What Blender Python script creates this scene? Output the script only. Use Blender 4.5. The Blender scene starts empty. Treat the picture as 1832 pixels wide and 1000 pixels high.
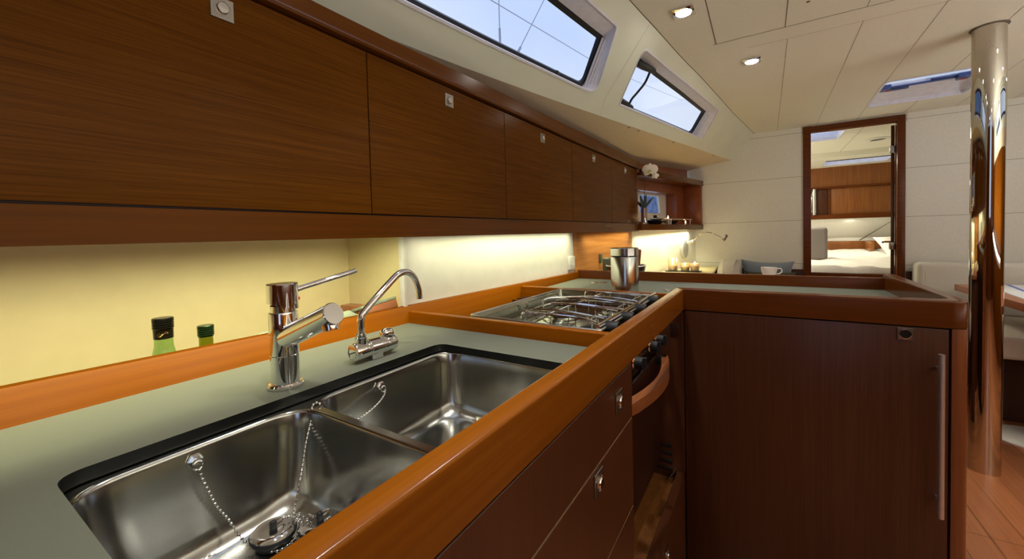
import bpy, bmesh, math, random
from mathutils import Vector, Matrix
from mathutils.geometry import delaunay_2d_cdt
random.seed(7)
H = 1.16                      # camera height above the cabin sole; all z below are given relative to it
sc = bpy.context.scene
COL = sc.collection

# ------------------------------------------------------------------ camera
cam = bpy.data.cameras.new('camera'); cam.lens = 14.0; cam.sensor_width = 36.0; cam.clip_start = 0.02; cam.clip_end = 200
cam.shift_y = -0.03065
co = bpy.data.objects.new('camera', cam); COL.objects.link(co)
def cam_rot(y, p, r):
    cy, sy, cp, sp, cr, sr = math.cos(y), math.sin(y), math.cos(p), math.sin(p), math.cos(r), math.sin(r)
    f = Vector((cy*cp, sy*cp, -sp)); rt = Vector((sy, -cy, 0)); dn = f.cross(rt)
    r2 = rt*cr + dn*sr; d2 = dn*cr - rt*sr
    return Matrix((r2, -d2, -f)).transposed()
co.matrix_world = Matrix.Translation((0, 0, H)) @ cam_rot(math.radians(32.29), math.radians(1.71), math.radians(1.42)).to_4x4()
sc.camera = co
sc.view_settings.view_transform = 'Standard'; sc.view_settings.look = 'None'
sc.view_settings.gamma = 1; sc.view_settings.use_curve_mapping = False
sc.view_settings.exposure = 0.0

# ------------------------------------------------------------------ world: pale dusk sky
w = bpy.data.worlds.new('sky'); sc.world = w; w.use_nodes = True
nt = w.node_tree; nt.nodes.clear()
wo = nt.nodes.new('ShaderNodeOutputWorld'); bg = nt.nodes.new('ShaderNodeBackground')
tc = nt.nodes.new('ShaderNodeTexCoord'); nz = nt.nodes.new('ShaderNodeTexNoise'); rp = nt.nodes.new('ShaderNodeValToRGB')
nz.inputs['Scale'].default_value = 1.6; nz.inputs['Detail'].default_value = 3
nt.links.new(tc.outputs['Generated'], nz.inputs['Vector']); nt.links.new(nz.outputs['Fac'], rp.inputs['Fac'])
rp.color_ramp.elements[0].position = .35; rp.color_ramp.elements[0].color = (.55, .68, .98, 1)
rp.color_ramp.elements[1].position = .65; rp.color_ramp.elements[1].color = (.74, .83, 1.0, 1)
nt.links.new(rp.outputs['Color'], bg.inputs['Color']); bg.inputs['Strength'].default_value = 1.1
nt.links.new(bg.outputs['Background'], wo.inputs['Surface'])

# ------------------------------------------------------------------ lamps of the boat and one added fill uplight (energies in one place)
E_DOWN, E_STRIP, E_NAV, E_FWD, E_FILL = 1.9, 3.4, 5.2, 20.0, 80.0
C_DOWN, C_STRIP, C_FWD = (1, .965, .89), (1.0, .98, .62), (1, .92, .70)
def area_lamp(name, loc, size, energy, color, rot=(0, 0, 0), size_y=None, spread=180, shape=None, parent=None):
    l = bpy.data.lights.new(name, 'AREA'); l.energy = energy; l.color = color; l.size = size
    if shape: l.shape = shape
    elif size_y: l.shape = 'RECTANGLE'
    if size_y: l.size_y = size_y
    l.spread = math.radians(spread)
    o = bpy.data.objects.new(name, l); COL.objects.link(o)
    o.location = (loc[0], loc[1], loc[2]+H); o.rotation_euler = rot
    if parent:
        o.parent = parent; o.location = Vector(o.location) - ORG[parent.name]
    return o
ORG = {}

# ------------------------------------------------------------------ materials
M = {}
def srgb(r, g, b):
    f = lambda c: ((c/255+.055)/1.055)**2.4 if c/255 > .04045 else c/255/12.92
    return (f(r), f(g), f(b), 1)
def pmat(name, color, rough=.5, metal=0, spec=.5, coat=0, noise=None, bump=0, emit=None, estr=0, coat_rough=.1, sheen=0, sub=0, trans=0, ior=1.45):
    m = bpy.data.materials.new(name); m.use_nodes = True; nt = m.node_tree
    b = nt.nodes['Principled BSDF']; c = color if len(color) == 4 else (*color, 1)
    b.inputs['Base Color'].default_value = c; b.inputs['Roughness'].default_value = rough
    b.inputs['Metallic'].default_value = metal; b.inputs['Specular IOR Level'].default_value = spec
    b.inputs['Coat Weight'].default_value = coat; b.inputs['Coat Roughness'].default_value = coat_rough
    b.inputs['Sheen Weight'].default_value = sheen; b.inputs['IOR'].default_value = ior
    b.inputs['Transmission Weight'].default_value = trans
    if sub: b.inputs['Subsurface Weight'].default_value = sub; b.inputs['Subsurface Radius'].default_value = (.02, .01, .006)
    if emit: b.inputs['Emission Color'].default_value = (*emit, 1); b.inputs['Emission Strength'].default_value = estr
    sc_, amt = noise or (30, .06)
    t = nt.nodes.new('ShaderNodeTexCoord'); n = nt.nodes.new('ShaderNodeTexNoise')
    n.inputs['Scale'].default_value = sc_; n.inputs['Detail'].default_value = 4
    nt.links.new(t.outputs['Object'], n.inputs['Vector'])
    r = nt.nodes.new('ShaderNodeValToRGB')
    r.color_ramp.elements[0].position = .3; r.color_ramp.elements[1].position = .7
    r.color_ramp.elements[0].color = (*[v*(1-amt) for v in c[:3]], 1); r.color_ramp.elements[1].color = (*[min(1, v*(1+amt)) for v in c[:3]], 1)
    nt.links.new(n.outputs['Fac'], r.inputs['Fac']); nt.links.new(r.outputs['Color'], b.inputs['Base Color'])
    if bump:
        bp = nt.nodes.new('ShaderNodeBump'); bp.inputs['Strength'].default_value = bump; bp.inputs['Distance'].default_value = .002
        nt.links.new(n.outputs['Fac'], bp.inputs['Height']); nt.links.new(bp.outputs['Normal'], b.inputs['Normal'])
    M[name] = m; return m
def wood(name, c1, c2, grain='x', rough=.25, fine=1.0, coat=0.0, spec=.5, contrast=1.0):
    m = bpy.data.materials.new(name); m.use_nodes = True; nt = m.node_tree; b = nt.nodes['Principled BSDF']
    b.inputs['Roughness'].default_value = rough; b.inputs['Specular IOR Level'].default_value = spec
    b.inputs['Coat Weight'].default_value = coat; b.inputs['Coat Roughness'].default_value = .12
    t = nt.nodes.new('ShaderNodeTexCoord')
    def layer(s_long, s_across, det):
        mp = nt.nodes.new('ShaderNodeMapping'); n = nt.nodes.new('ShaderNodeTexNoise')
        s = {'x': (s_long, s_across, s_across), 'y': (s_across, s_long, s_across), 'z': (s_across, s_across, s_long)}[grain]
        mp.inputs['Scale'].default_value = s; n.inputs['Scale'].default_value = 1; n.inputs['Detail'].default_value = det
        n.inputs['Roughness'].default_value = .6
        nt.links.new(t.outputs['Object'], mp.inputs['Vector']); nt.links.new(mp.outputs['Vector'], n.inputs['Vector'])
        return n.outputs['Fac']
    a = layer(4.0*fine, 230*fine, 4); d = layer(.5, 40*fine, 3)
    mx = nt.nodes.new('ShaderNodeMix'); mx.data_type = 'FLOAT'; mx.inputs['Factor'].default_value = .32
    nt.links.new(a, mx.inputs['A']); nt.links.new(d, mx.inputs['B'])
    r = nt.nodes.new('ShaderNodeValToRGB'); k = .14/contrast
    r.color_ramp.elements[0].position = .5-k; r.color_ramp.elements[1].position = .5+k
    r.color_ramp.elements[0].color = c1; r.color_ramp.elements[1].color = c2
    nt.links.new(mx.outputs['Result'], r.inputs['Fac']); nt.links.new(r.outputs['Color'], b.inputs['Base Color'])
    M[name] = m; return m
# reddish cherry veneers and mahogany trims
wood('locker_veneer', (.075, .023, .0020, 1), (.125, .042, .0037, 1), 'x', rough=.21, spec=.05, fine=1.3)
wood('trim_x', (.18, .052, .0030, 1), (.235, .070, .0045, 1), 'x', rough=.2, fine=.5, spec=.2, coat=0)
wood('locker_trim_shaded', (.092, .027, .0022, 1), (.12, .036, .003, 1), 'x', rough=.2, fine=.5, spec=.2)  # same trim wood, darkened in the colour for the dimmer light on the lockers
wood('trim_y', (.100, .026, .005, 1), (.135, .036, .006, 1), 'y', rough=.2, fine=.5, spec=.2, coat=0)
wood('trim_z', (.15, .042, .014, 1), (.19, .056, .019, 1), 'z', rough=.25, fine=.6, spec=.4)
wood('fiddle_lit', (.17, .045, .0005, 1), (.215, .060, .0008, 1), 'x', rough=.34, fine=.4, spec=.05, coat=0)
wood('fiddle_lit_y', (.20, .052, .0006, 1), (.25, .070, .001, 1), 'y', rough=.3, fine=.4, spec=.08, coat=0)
wood('veneer_z', (.060, .018, .007, 1), (.088, .028, .011, 1), 'z', rough=.32, spec=.35, fine=1.4)
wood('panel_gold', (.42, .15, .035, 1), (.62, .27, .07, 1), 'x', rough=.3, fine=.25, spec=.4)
wood('shelf_wood', (.20, .055, .018, 1), (.33, .10, .034, 1), 'x', rough=.28, spec=.4)
wood('floor_wood', (.26, .085, .030, 1), (.36, .130, .050, 1), 'x', rough=.28, fine=.5, spec=.5)
wood('oven_handle', (.20, .06, .018, 1), (.30, .10, .03, 1), 'x', rough=.35, fine=.4)
wood('fwd_wood_z', (.17, .055, .014, 1), (.30, .11, .028, 1), 'z', rough=.3, spec=.4)
wood('table_wood', (.30, .10, .04, 1), (.45, .17, .075, 1), 'x', rough=.3, fine=.4)
pmat('wall_vinyl', (.78, .775, .71), .55, noise=(140, .05), bump=.05)
pmat('ceiling_vinyl', (.83, .81, .70), .6, noise=(160, .04), bump=.04)
pmat('gelcoat', (.74, .77, .64), .3, spec=.5, noise=(6, .03))
pmat('soffit_vinyl', (.72, .60, .44), .5, noise=(80, .05))
pmat('galley_wall', (.80, .79, .72), .5, noise=(20, .03))
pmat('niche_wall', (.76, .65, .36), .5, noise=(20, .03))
pmat('seam', (.17, .145, .10), .8)
pmat('seam_gold', (.55, .36, .14), .5)
pmat('worktop', (.145, .155, .120), .6, spec=.2, noise=(300, .03))
pmat('black_edge', (.006, .006, .005), .3)
pmat('gap', (.003, .002, .002), .9)
pmat('chrome', (.82, .82, .82), .06, 1, noise=(3, .01))
pmat('steel', (.50, .505, .475), .18, 1, noise=(18, .08))
pmat('rim_steel', (.80, .80, .76), .3, 1, noise=(8, .02))
pmat('handle_steel', (.72, .73, .80), .42, 1, noise=(60, .04))
pmat('steel_plate', (.34, .32, .29), .3, 1, noise=(40, .05))
pmat('pole_steel', (.62, .58, .52), .035, 1, noise=(2, .01))
pmat('black', (.012, .012, .012), .35)
pmat('rubber', (.008, .008, .009), .55)
pmat('oven_black', (.010, .009, .008), .18)
pmat('blackish_brown', (.028, .008, .004), .35)
pmat('fabric_cream', (.66, .63, .55), .9, noise=(260, .10), bump=.25, sheen=.2)
pmat('fabric_grey', (.27, .235, .225), .9, noise=(260, .10), bump=.25, sheen=.2)
pmat('fabric_blue', (.27, .33, .40), .9, noise=(240, .12), bump=.3, sheen=.2)
pmat('fabric_olive', (.09, .085, .05), .9, noise=(240, .12))
pmat('linen', (.85, .82, .76), .85, noise=(60, .03), bump=.1)
pmat('white_plastic', (.78, .77, .73), .35)
pmat('lamp_plate', (.42, .44, .46), .35)
pmat('white_trim', (.76, .76, .84), .35)
pmat('ceramic', (.80, .79, .76), .12)
pmat('marbled', (.28, .33, .25), .3, noise=(22, .45))
pmat('wax', (.85, .62, .42), .5, sub=.3)
pmat('flame', (1, .6, .25), .5, emit=(1, .62, .28), estr=40)
pmat('bottle_cap', (.016, .016, .010), .25, .6)
pmat('bottle_cap_green', (.015, .04, .014), .25, .5)
pmat('gold', (.75, .52, .16), .3, 1)
pmat('dark_clay', (.03, .028, .03), .25)
pmat('leaf', (.022, .035, .016), .35)
pmat('petal', (.86, .80, .70), .5, sub=.2, noise=(40, .04))
pmat('petal_heart', (.62, .55, .12), .5)
pmat('plastic_grey', (.10, .11, .07), .4)
pmat('hatch_blue', (.05, .08, .22), .35)
pmat('hatch_frame_sky_tint', (.78, .80, .95), .35)  # white gelcoat with the blue of the sky light tinted into its colour
pmat('red_dot', (.6, .02, .02), .4)
pmat('wire', (.35, .36, .42), .4, .8)
pmat('led', (1, 1, 1), .3, emit=(1, .95, .86), estr=60)
pmat('strip_led', (1, 1, .9), .3, emit=(1, .93, .60), estr=2)
pmat('book_cover', (.80, .82, .86), .4)
pmat('blue_print', (.10, .15, .55), .4)
pmat('sofa_base', (.06, .022, .012), .4)
pmat('liquid_green', (.30, .42, .12), .1)
def glass(name, tint, rough=0.0, ior=1.45, fac=None):
    m = bpy.data.materials.new(name); m.use_nodes = True; nt = m.node_tree; nt.nodes.clear()
    o = nt.nodes.new('ShaderNodeOutputMaterial'); mx = nt.nodes.new('ShaderNodeMixShader')
    tr = nt.nodes.new('ShaderNodeBsdfTransparent'); gl = nt.nodes.new('ShaderNodeBsdfGlossy'); fr = nt.nodes.new('ShaderNodeLayerWeight')
    tr.inputs['Color'].default_value = (*tint, 1); gl.inputs['Roughness'].default_value = rough
    pw_ = nt.nodes.new('ShaderNodeMath'); pw_.operation = 'POWER'; pw_.inputs[1].default_value = 4.0; nt.links.new(fr.outputs['Facing'], pw_.inputs[0])
    ma_ = nt.nodes.new('ShaderNodeMath'); ma_.operation = 'MULTIPLY_ADD'; ma_.inputs[1].default_value = .8; ma_.inputs[2].default_value = .045; nt.links.new(pw_.outputs[0], ma_.inputs[0])
    if fac is None: nt.links.new(ma_.outputs[0], mx.inputs['Fac'])
    else: mx.inputs['Fac'].default_value = fac
    nt.links.new(tr.outputs['BSDF'], mx.inputs[1]); nt.links.new(gl.outputs['BSDF'], mx.inputs[2]); nt.links.new(mx.outputs['Shader'], o.inputs['Surface'])
    M[name] = m; return m
glass('pane', (.97, .98, 1.0))
glass('bottle_glass', (.62, .80, .52), 0, 1.5)
glass('bottle_glass_amber', (.48, .52, .14), 0, 1.5)
glass('clear_glass', (.93, .95, .93), 0, 1.5)
glass('silver_glass', (.75, .76, .78), .02, 1.5, .5)
glass('frosted', (.92, .86, .74), .35, 1.5, .35)
# shore seen through the small port: soft blue-green bands
def shore():
    m = bpy.data.materials.new('shore'); m.use_nodes = True; nt = m.node_tree; b = nt.nodes['Principled BSDF']
    t = nt.nodes.new('ShaderNodeTexCoord'); n = nt.nodes.new('ShaderNodeTexNoise'); r = nt.nodes.new('ShaderNodeValToRGB')
    n.inputs['Scale'].default_value = .8; nt.links.new(t.outputs['Object'], n.inputs['Vector']); nt.links.new(n.outputs['Fac'], r.inputs['Fac'])
    r.color_ramp.elements[0].color = (.03, .07, .14, 1); r.color_ramp.elements[1].color = (.14, .20, .34, 1)
    r.color_ramp.elements[0].position = .35; r.color_ramp.elements[1].position = .65
    nt.links.new(r.outputs['Color'], b.inputs['Base Color']); b.inputs['Roughness'].default_value = .9; M['shore'] = m
shore()

# ------------------------------------------------------------------ mesh helpers
def newbm(): return bmesh.new()
def mk(name, bm, mats, parent=None, smooth=True, label=None, cat=None, group=None, kind=None, angle=32):
    bmesh.ops.remove_doubles(bm, verts=bm.verts, dist=1e-6)
    bmesh.ops.recalc_face_normals(bm, faces=bm.faces)
    o_ = ORG[parent.name] if parent else Vector((0, 0, 0))
    d = Vector((0, 0, H)) - o_
    for v in bm.verts: v.co += d
    me = bpy.data.meshes.new(name); bm.to_mesh(me); bm.free()
    if not isinstance(mats, (list, tuple)): mats = [mats]
    for m_ in mats: me.materials.append(M[m_] if isinstance(m_, str) else m_)
    if smooth:
        me.shade_smooth(); me.set_sharp_from_angle(angle=math.radians(angle))
    ob = bpy.data.objects.new(name, me); COL.objects.link(ob)
    if parent: ob.parent = parent
    ORG[ob.name] = o_
    return tag(ob, label, cat, group, kind)
def tag(o, label=None, cat=None, group=None, kind=None):
    if label: o['label'] = label
    if cat: o['category'] = cat
    if group: o['group'] = group
    if kind: o['kind'] = kind
    return o
def thing(name, loc, label, cat, group=None):
    o = bpy.data.objects.new(name, None); COL.objects.link(o); o.empty_display_size = .05
    o.location = (loc[0], loc[1], loc[2]+H); ORG[o.name] = Vector(o.location)
    return tag(o, label, cat, group)
def struct(name, bm, mats, parent=None, smooth=True):
    o = mk(name, bm, mats, parent, smooth)
    if not parent: o['kind'] = 'structure'
    return o
def dup(root, delta, label=None, rz=0):
    r = root.copy(); COL.objects.link(r); r.location = Vector(root.location)+Vector(delta); r.rotation_euler.z += rz
    ORG[r.name] = Vector(r.location)
    if label: r['label'] = label
    def kids(src, dst):
        for ch in list(src.children):
            c = ch.copy(); COL.objects.link(c); c.parent = dst; kids(ch, c)
    kids(root, r); return r
def box(bm, x0, x1, y0, y1, z0, z1, bev=0, seg=2, mi=0, frame=None):
    g = bmesh.ops.create_cube(bm, size=1)['verts']
    for v in g:
        v.co = Vector(((x0+x1)/2+v.co.x*(x1-x0), (y0+y1)/2+v.co.y*(y1-y0), (z0+z1)/2+v.co.z*(z1-z0)))
    fs = {f for v in g for f in v.link_faces}
    for f in fs: f.material_index = mi
    if bev:
        es = list({e for v in g for e in v.link_edges})
        r = bmesh.ops.bevel(bm, geom=es, offset=bev, segments=seg, profile=.5, affect='EDGES')
        for f in r['faces']: f.material_index = mi
        g = list({v for f in r['faces'] for v in f.verts} | {v for v in g if v.is_valid})
    if frame is not None:
        for v in g: v.co = frame @ v.co
    return g
def frame_at(origin, xdir, zdir=(0, 0, 1)):
    x = Vector(xdir).normalized(); z = Vector(zdir); y = z.cross(x).normalized(); z = x.cross(y)
    m = Matrix((x, y, z)).transposed().to_4x4(); m.translation = Vector(origin); return m
def prism(bm, pts, z0, z1, bev=0, mi=0, seg=2, bev_bottom=False):
    """plan polygon (x,y) extruded from z0 to z1; z may be callables of (x,y)"""
    fz0 = z0 if callable(z0) else (lambda x, y: z0); fz1 = z1 if callable(z1) else (lambda x, y: z1)
    lo = [bm.verts.new((x, y, fz0(x, y))) for x, y in pts]; hi = [bm.verts.new((x, y, fz1(x, y))) for x, y in pts]
    n = len(pts); fs = []
    fs.append(bm.faces.new(lo[::-1])); ft = bm.faces.new(hi); fs.append(ft)
    for i in range(n): fs.append(bm.faces.new((lo[i], lo[(i+1) % n], hi[(i+1) % n], hi[i])))
    for f in fs: f.material_index = mi
    if bev:
        es = list(ft.edges) + (list(fs[0].edges) if bev_bottom else [])
        r = bmesh.ops.bevel(bm, geom=es, offset=bev, segments=seg, profile=.5, affect='EDGES')
        for f in r['faces']: f.material_index = mi
def extrude_loop(bm, loop, vec, cap=True, mi=0):
    a = [bm.verts.new(p) for p in loop]; b = [bm.verts.new(Vector(p)+Vector(vec)) for p in loop]; n = len(loop)
    for i in range(n):
        f = bm.faces.new((a[i], a[(i+1) % n], b[(i+1) % n], b[i])); f.material_index = mi
    if cap:
        f = bm.faces.new(a[::-1]); f.material_index = mi; f = bm.faces.new(b); f.material_index = mi
def tube(bm, pts, r, seg=12, closed=False, caps=True, mi=0):
    pts = [Vector(p) for p in pts]; n = len(pts)
    rs = r if isinstance(r, (list, tuple)) else [r]*n
    rings = []; prev = None
    for i, p in enumerate(pts):
        if closed: t = (pts[(i+1) % n]-pts[i-1])
        elif i == 0: t = pts[1]-pts[0]
        elif i == n-1: t = pts[-1]-pts[-2]
        else: t = (pts[i+1]-p).normalized()+(p-pts[i-1]).normalized()
        t.normalize()
        if prev is None:
            u = t.cross(Vector((0, 0, 1)))
            if u.length < .05: u = t.cross(Vector((1, 0, 0)))
        else: u = prev - t*prev.dot(t)
        u.normalize(); prev = u; v = t.cross(u)
        rings.append([bm.verts.new(p+(u*math.cos(a)+v*math.sin(a))*rs[i]) for a in [2*math.pi*k/seg for k in range(seg)]])
    m = n if closed else n-1
    for i in range(m):
        A, B = rings[i], rings[(i+1) % n]
        for k in range(seg):
            f = bm.faces.new((A[k], A[(k+1) % seg], B[(k+1) % seg], B[k])); f.material_index = mi
    if caps and not closed:
        f = bm.faces.new(rings[0][::-1]); f.material_index = mi; f = bm.faces.new(rings[-1]); f.material_index = mi
def lathe(bm, prof, c=(0, 0, 0), axis=(0, 0, 1), seg=40, mi=0, close=False):
    """prof: list of (radius, height along axis)"""
    ax = Vector(axis).normalized(); c = Vector(c)
    u = ax.cross(Vector((0, 0, 1)))
    if u.length < .01: u = Vector((1, 0, 0))
    u.normalize(); v = ax.cross(u); rings = []
    for r, h in prof:
        if r < 1e-6: rings.append([bm.verts.new(c+ax*h)])
        else: rings.append([bm.verts.new(c+ax*h+(u*math.cos(a)+v*math.sin(a))*r) for a in [2*math.pi*k/seg for k in range(seg)]])
    for i in range(len(rings)-1):
        A, B = rings[i], rings[i+1]
        for k in range(seg):
            k2 = (k+1) % seg
            if len(A) == 1 and len(B) == 1: continue
            if len(A) == 1: f = bm.faces.new((A[0], B[k2], B[k]))
            elif len(B) == 1: f = bm.faces.new((A[k], A[k2], B[0]))
            else: f = bm.faces.new((A[k], A[k2], B[k2], B[k]))
            f.material_index = mi
def ball(bm, c, r, u=12, v=8, sc_=(1, 1, 1), mi=0):
    g = bmesh.ops.create_uvsphere(bm, u_segments=u, v_segments=v, radius=r)['verts']
    for q in g: q.co = Vector((q.co.x*sc_[0], q.co.y*sc_[1], q.co.z*sc_[2]))+Vector(c)
    for f in {f for q in g for f in q.link_faces}: f.material_index = mi
    return g
def cushion(bm, x0, x1, y0, y1, z0, z1, r=.04, seg=5, puff=0.0):
    g = box(bm, x0, x1, y0, y1, z0, z1, bev=r, seg=seg)
def rounded(poly, r, nc=6, ns=8):
    """closed 2D polygon with rounded corners; fixed number of points per corner and side"""
    out = []; n = len(poly); rs = r if isinstance(r, (list, tuple)) else [r]*n
    cs = []
    for i in range(n):
        p = Vector(poly[i]); a = (Vector(poly[i-1])-p); b = (Vector(poly[(i+1) % n])-p)
        la, lb = a.length, b.length; a.normalize(); b.normalize()
        ang = a.angle(b); d = min(rs[i]/math.tan(ang/2), la*.45, lb*.45)
        A, B = p+a*d, p+b*d
        cs.append([A.lerp(p, t).lerp(p.lerp(B, t), t) for t in [k/nc for k in range(nc+1)]])
    for i in range(n):
        out += cs[i]; q0 = cs[i][-1]; q1 = cs[(i+1) % n][0]
        out += [q0.lerp(q1, k/ns) for k in range(1, ns)]
    return [(p.x, p.y) for p in out]
def inside(p, poly):
    x, y = p; c = False; j = len(poly)-1
    for i in range(len(poly)):
        xi, yi = poly[i]; xj, yj = poly[j]
        if (yi > y) != (yj > y) and x < (xj-xi)*(y-yi)/(yj-yi)+xi: c = not c
        j = i
    return c
def tess(bm, outer, holes, fmap, mi=0, extra=()):
    vs = []; es = []
    for lp in [outer]+list(holes):
        s = len(vs); vs += [Vector(p) for p in lp]; es += [(s+i, s+(i+1) % len(lp)) for i in range(len(lp))]
    vs += [Vector(p) for p in extra]
    V, E_, F_, *_ = delaunay_2d_cdt(vs, es, [], 0, 1e-7)
    bv = [bm.verts.new(fmap(v.x, v.y)) for v in V]
    for f in F_:
        c = (sum(V[i].x for i in f)/len(f), sum(V[i].y for i in f)/len(f))
        if inside(c, outer) and not any(inside(c, h) for h in holes):
            try: bm.faces.new([bv[i] for i in f]).material_index = mi
            except ValueError: pass
def dens(poly, step):
    out = []
    for i in range(len(poly)):
        a = Vector(poly[i]); b = Vector(poly[(i+1) % len(poly)]); n = max(1, int((b-a).length/step))
        out += [tuple(a.lerp(b, k/n)) for k in range(n)]
    return out
def interp(x, X, Y):
    if x <= X[0]: return Y[0]+(x-X[0])*(Y[1]-Y[0])/(X[1]-X[0])
    for i in range(len(X)-1):
        if x <= X[i+1]: return Y[i]+(Y[i+1]-Y[i])*(x-X[i])/(X[i+1]-X[i])
    return Y[-1]+(x-X[-1])*(Y[-1]-Y[-2])/(X[-1]-X[-2])
def strip(bm, path, width, z, mi=0, drop=0.0):
    """thin flat ribbon along plan path (x,y) at height z(x)"""
    fz = z if callable(z) else (lambda x, y: z)
    for (a, b) in zip(path[:-1], path[1:]):
        a = Vector(a); b = Vector(b); n = Vector((-(b-a).y, (b-a).x)).normalized()*width/2
        q = [a+n, b+n, b-n, a-n]
        f = bm.faces.new([bm.verts.new((p.x, p.y, fz(p.x, p.y)+drop)) for p in q]); f.material_index = mi
def offset_path(path, d):
    out = []; n = len(path)
    for i, p in enumerate(path):
        p = Vector(p); a = Vector(path[max(0, i-1)]); b = Vector(path[min(n-1, i+1)])
        if i in (0, n-1):
            t = (b-a).normalized(); out.append(tuple(p+Vector((-t.y, t.x))*d))
        else:
            t1 = (p-a).normalized(); t2 = (b-p).normalized(); n1 = Vector((-t1.y, t1.x)); n2 = Vector((-t2.y, t2.x))
            m = (n1+n2).normalized(); out.append(tuple(p+m*(d/max(.3, m.dot(n1)))))
    return out
def wallstrip(bm, path, thick, z0, z1, bev=0, mi=0, seg=2, bb=False):
    prism(bm, list(path)+offset_path(path, thick)[::-1], z0, z1, bev, mi, seg, bb)
def arc(c, r, a0, a1, n=6):
    return [(c[0]+r*math.cos(math.radians(a0+(a1-a0)*k/n)), c[1]+r*math.sin(math.radians(a0+(a1-a0)*k/n))) for k in range(n+1)]
def smoothpath(pts, n=6):
    P = [Vector(p) for p in pts]; P = [P[0]*2-P[1]]+P+[P[-1]*2-P[-2]]; out = []
    for i in range(1, len(P)-2):
        for k in range(n):
            t = k/n; a, b, c, d = P[i-1:i+3]
            out.append(.5*((2*b)+(c-a)*t+(2*a-5*b+4*c-d)*t*t+(3*b-a-3*c+d)*t**3))
    out.append(P[-2]); return out

# ------------------------------------------------------------------ shell surfaces
XA = -2.0                                   # aft end of the saloon
XB = 4.19                                   # forward bulkhead
def ceil_z(x, y=0): return .885-.017*(x-2.72)
TX = [-3, 0.0, .8, 1.584, 1.911, 2.224, 2.575, 3.391, 4.212, 4.6]
TY = [.62, .56, .515, .437, .392, .352, .297, .19, .062, .0]
BX = [-3, 0, .817, 1.112, 1.337, 1.722, 1.978, 4.071, 4.2, 4.6]
BY = [1.08, 1.0, .901, .858, .819, .752, .699, .275, .24, .14]
def zbot(x): return .575+.022*(x-.85)
def PS(x, z, d=0, mir=False):
    zt, zb = ceil_z(x), zbot(x); t = (zt-z)/(zt-zb); a = interp(x, TX, TY); b = interp(x, BX, BY)
    p = Vector((x, a+t*(b-a), z))+Vector((.16, .62, .76))*d
    if mir: p.y = -1.74-p.y
    return p
xs = [XA+(XB-XA)*k/40 for k in range(41)]
W1 = dict(op=[(.20, .846), (.36, .636), (1.825, .656), (1.632, .845)], fr=[(.25, .80), (.385, .630), (1.775, .648), (1.655, .80)],
          gl=[(.28, .786), (.42, .643), (1.751, .661), (1.638, .786)])
W2 = dict(op=[(1.885, .846), (2.045, .659), (3.292, .685), (3.146, .842)], fr=[(1.93, .812), (2.06, .648), (3.178, .670), (3.088, .80)],
          gl=[(1.955, .797), (2.085, .657), (3.151, .680), (3.058, .786)])
for mir in (False, True):
    bm = newbm()
    outer = [(x, ceil_z(x)) for x in xs] + [(x, zbot(x)) for x in xs[::-1]]
    holes = [rounded(W_['op'], [.02, .025, .03, .03], 5, 14) for W_ in (W1, W2)]
    extra = [(x, zbot(x)+(ceil_z(x)-zbot(x))*t) for x in xs[1:-1] for t in (.12, .5, .9) if not any(inside((x, zbot(x)+(ceil_z(x)-zbot(x))*t), h) for h in holes)]
    tess(bm, outer, holes, lambda x, z: PS(x, z, 0, mir), 0, extra)
    # inner lip and reveal lofted out to the window frames
    for W_ in (W1, W2):
        L0 = rounded(W_['op'], [.02, .025, .03, .03], 5, 14); L2 = rounded(W_['fr'], .02, 5, 14)
        cen = (sum(p[0] for p in L0)/len(L0), sum(p[1] for p in L0)/len(L0))
        rings = []
        for (L, d, s) in ((L0, 0, 1), (L0, -.0035, 1.0), (L0, -.0035, .945), (L0, .004, .94), (L2, .046, 1.0), (L2, .05, 1.0)):
            rings.append([bm.verts.new(PS(cen[0]+(x-cen[0])*(1-(1-s)*.10), cen[1]+(z-cen[1])*s, d, mir)) for x, z in L])
        for A, B in zip(rings[:-1], rings[1:]):
            for i in range(len(A)):
                j = (i+1) % len(A); f = bm.faces.new((A[i], A[j], B[j], B[i])); f.material_index = 1 if B is not rings[-1] else 1
    # fine seam between the two mouldings
    sx = 1.885 if not mir else 1.885
    q = []
    for x0, z0 in ((1.975, zbot(1.975)), (1.905, .66), (1.845, .80), (1.80, ceil_z(1.8))):
        q.append((PS(x0-.0005, z0, -.0008, mir), PS(x0+.0005, z0, -.0008, mir)))
    for a, b in zip(q[:-1], q[1:]):
        f = bm.faces.new([bm.verts.new(p) for p in (a[0], a[1], b[1], b[0])]); f.material_index = 2
    struct('wall_starboard_upper' if mir else 'wall_port_upper', bm, ['gelcoat', 'white_trim', 'seam'])

def win(n, W_, mir, blind=False):
    bm = newbm()
    L0 = rounded(W_['fr'], .02, 5, 14); L1 = rounded(W_['gl'], .015, 5, 14)
    a = [bm.verts.new(PS(x, z, .046, mir)) for x, z in L0]; b = [bm.verts.new(PS(x, z, .046, mir)) for x, z in L1]
    c = [bm.verts.new(PS(x, z, .060, mir)) for x, z in L1]; d = [bm.verts.new(PS(x, z, .060, mir)) for x, z in L0]
    for A, B in ((a, b), (b, c), (c, d), (d, a)):
        for i in range(len(A)):
            j = (i+1) % len(A); bm.faces.new((A[i], A[j], B[j], B[i]))
    fr = struct('window_%d' % n, bm, 'black')
    bm = newbm(); lp = dens([(p[0], p[1]) for p in L1], .2)
    tess(bm, lp, [], lambda x, z: PS(x, z, .053, mir))
    mk('window_pane', bm, 'pane', fr)
    return fr
wa = win(1, W1, False); wb = win(2, W2, False); win(3, W1, True); win(4, W2, True)
def wfit(parent, name, pts, r, d=.044, m='black'):
    bm = newbm(); tube(bm, smoothpath([PS(x, z, d) for x, z in pts], 5), r, 10); return mk(name, bm, m, parent)
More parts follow.
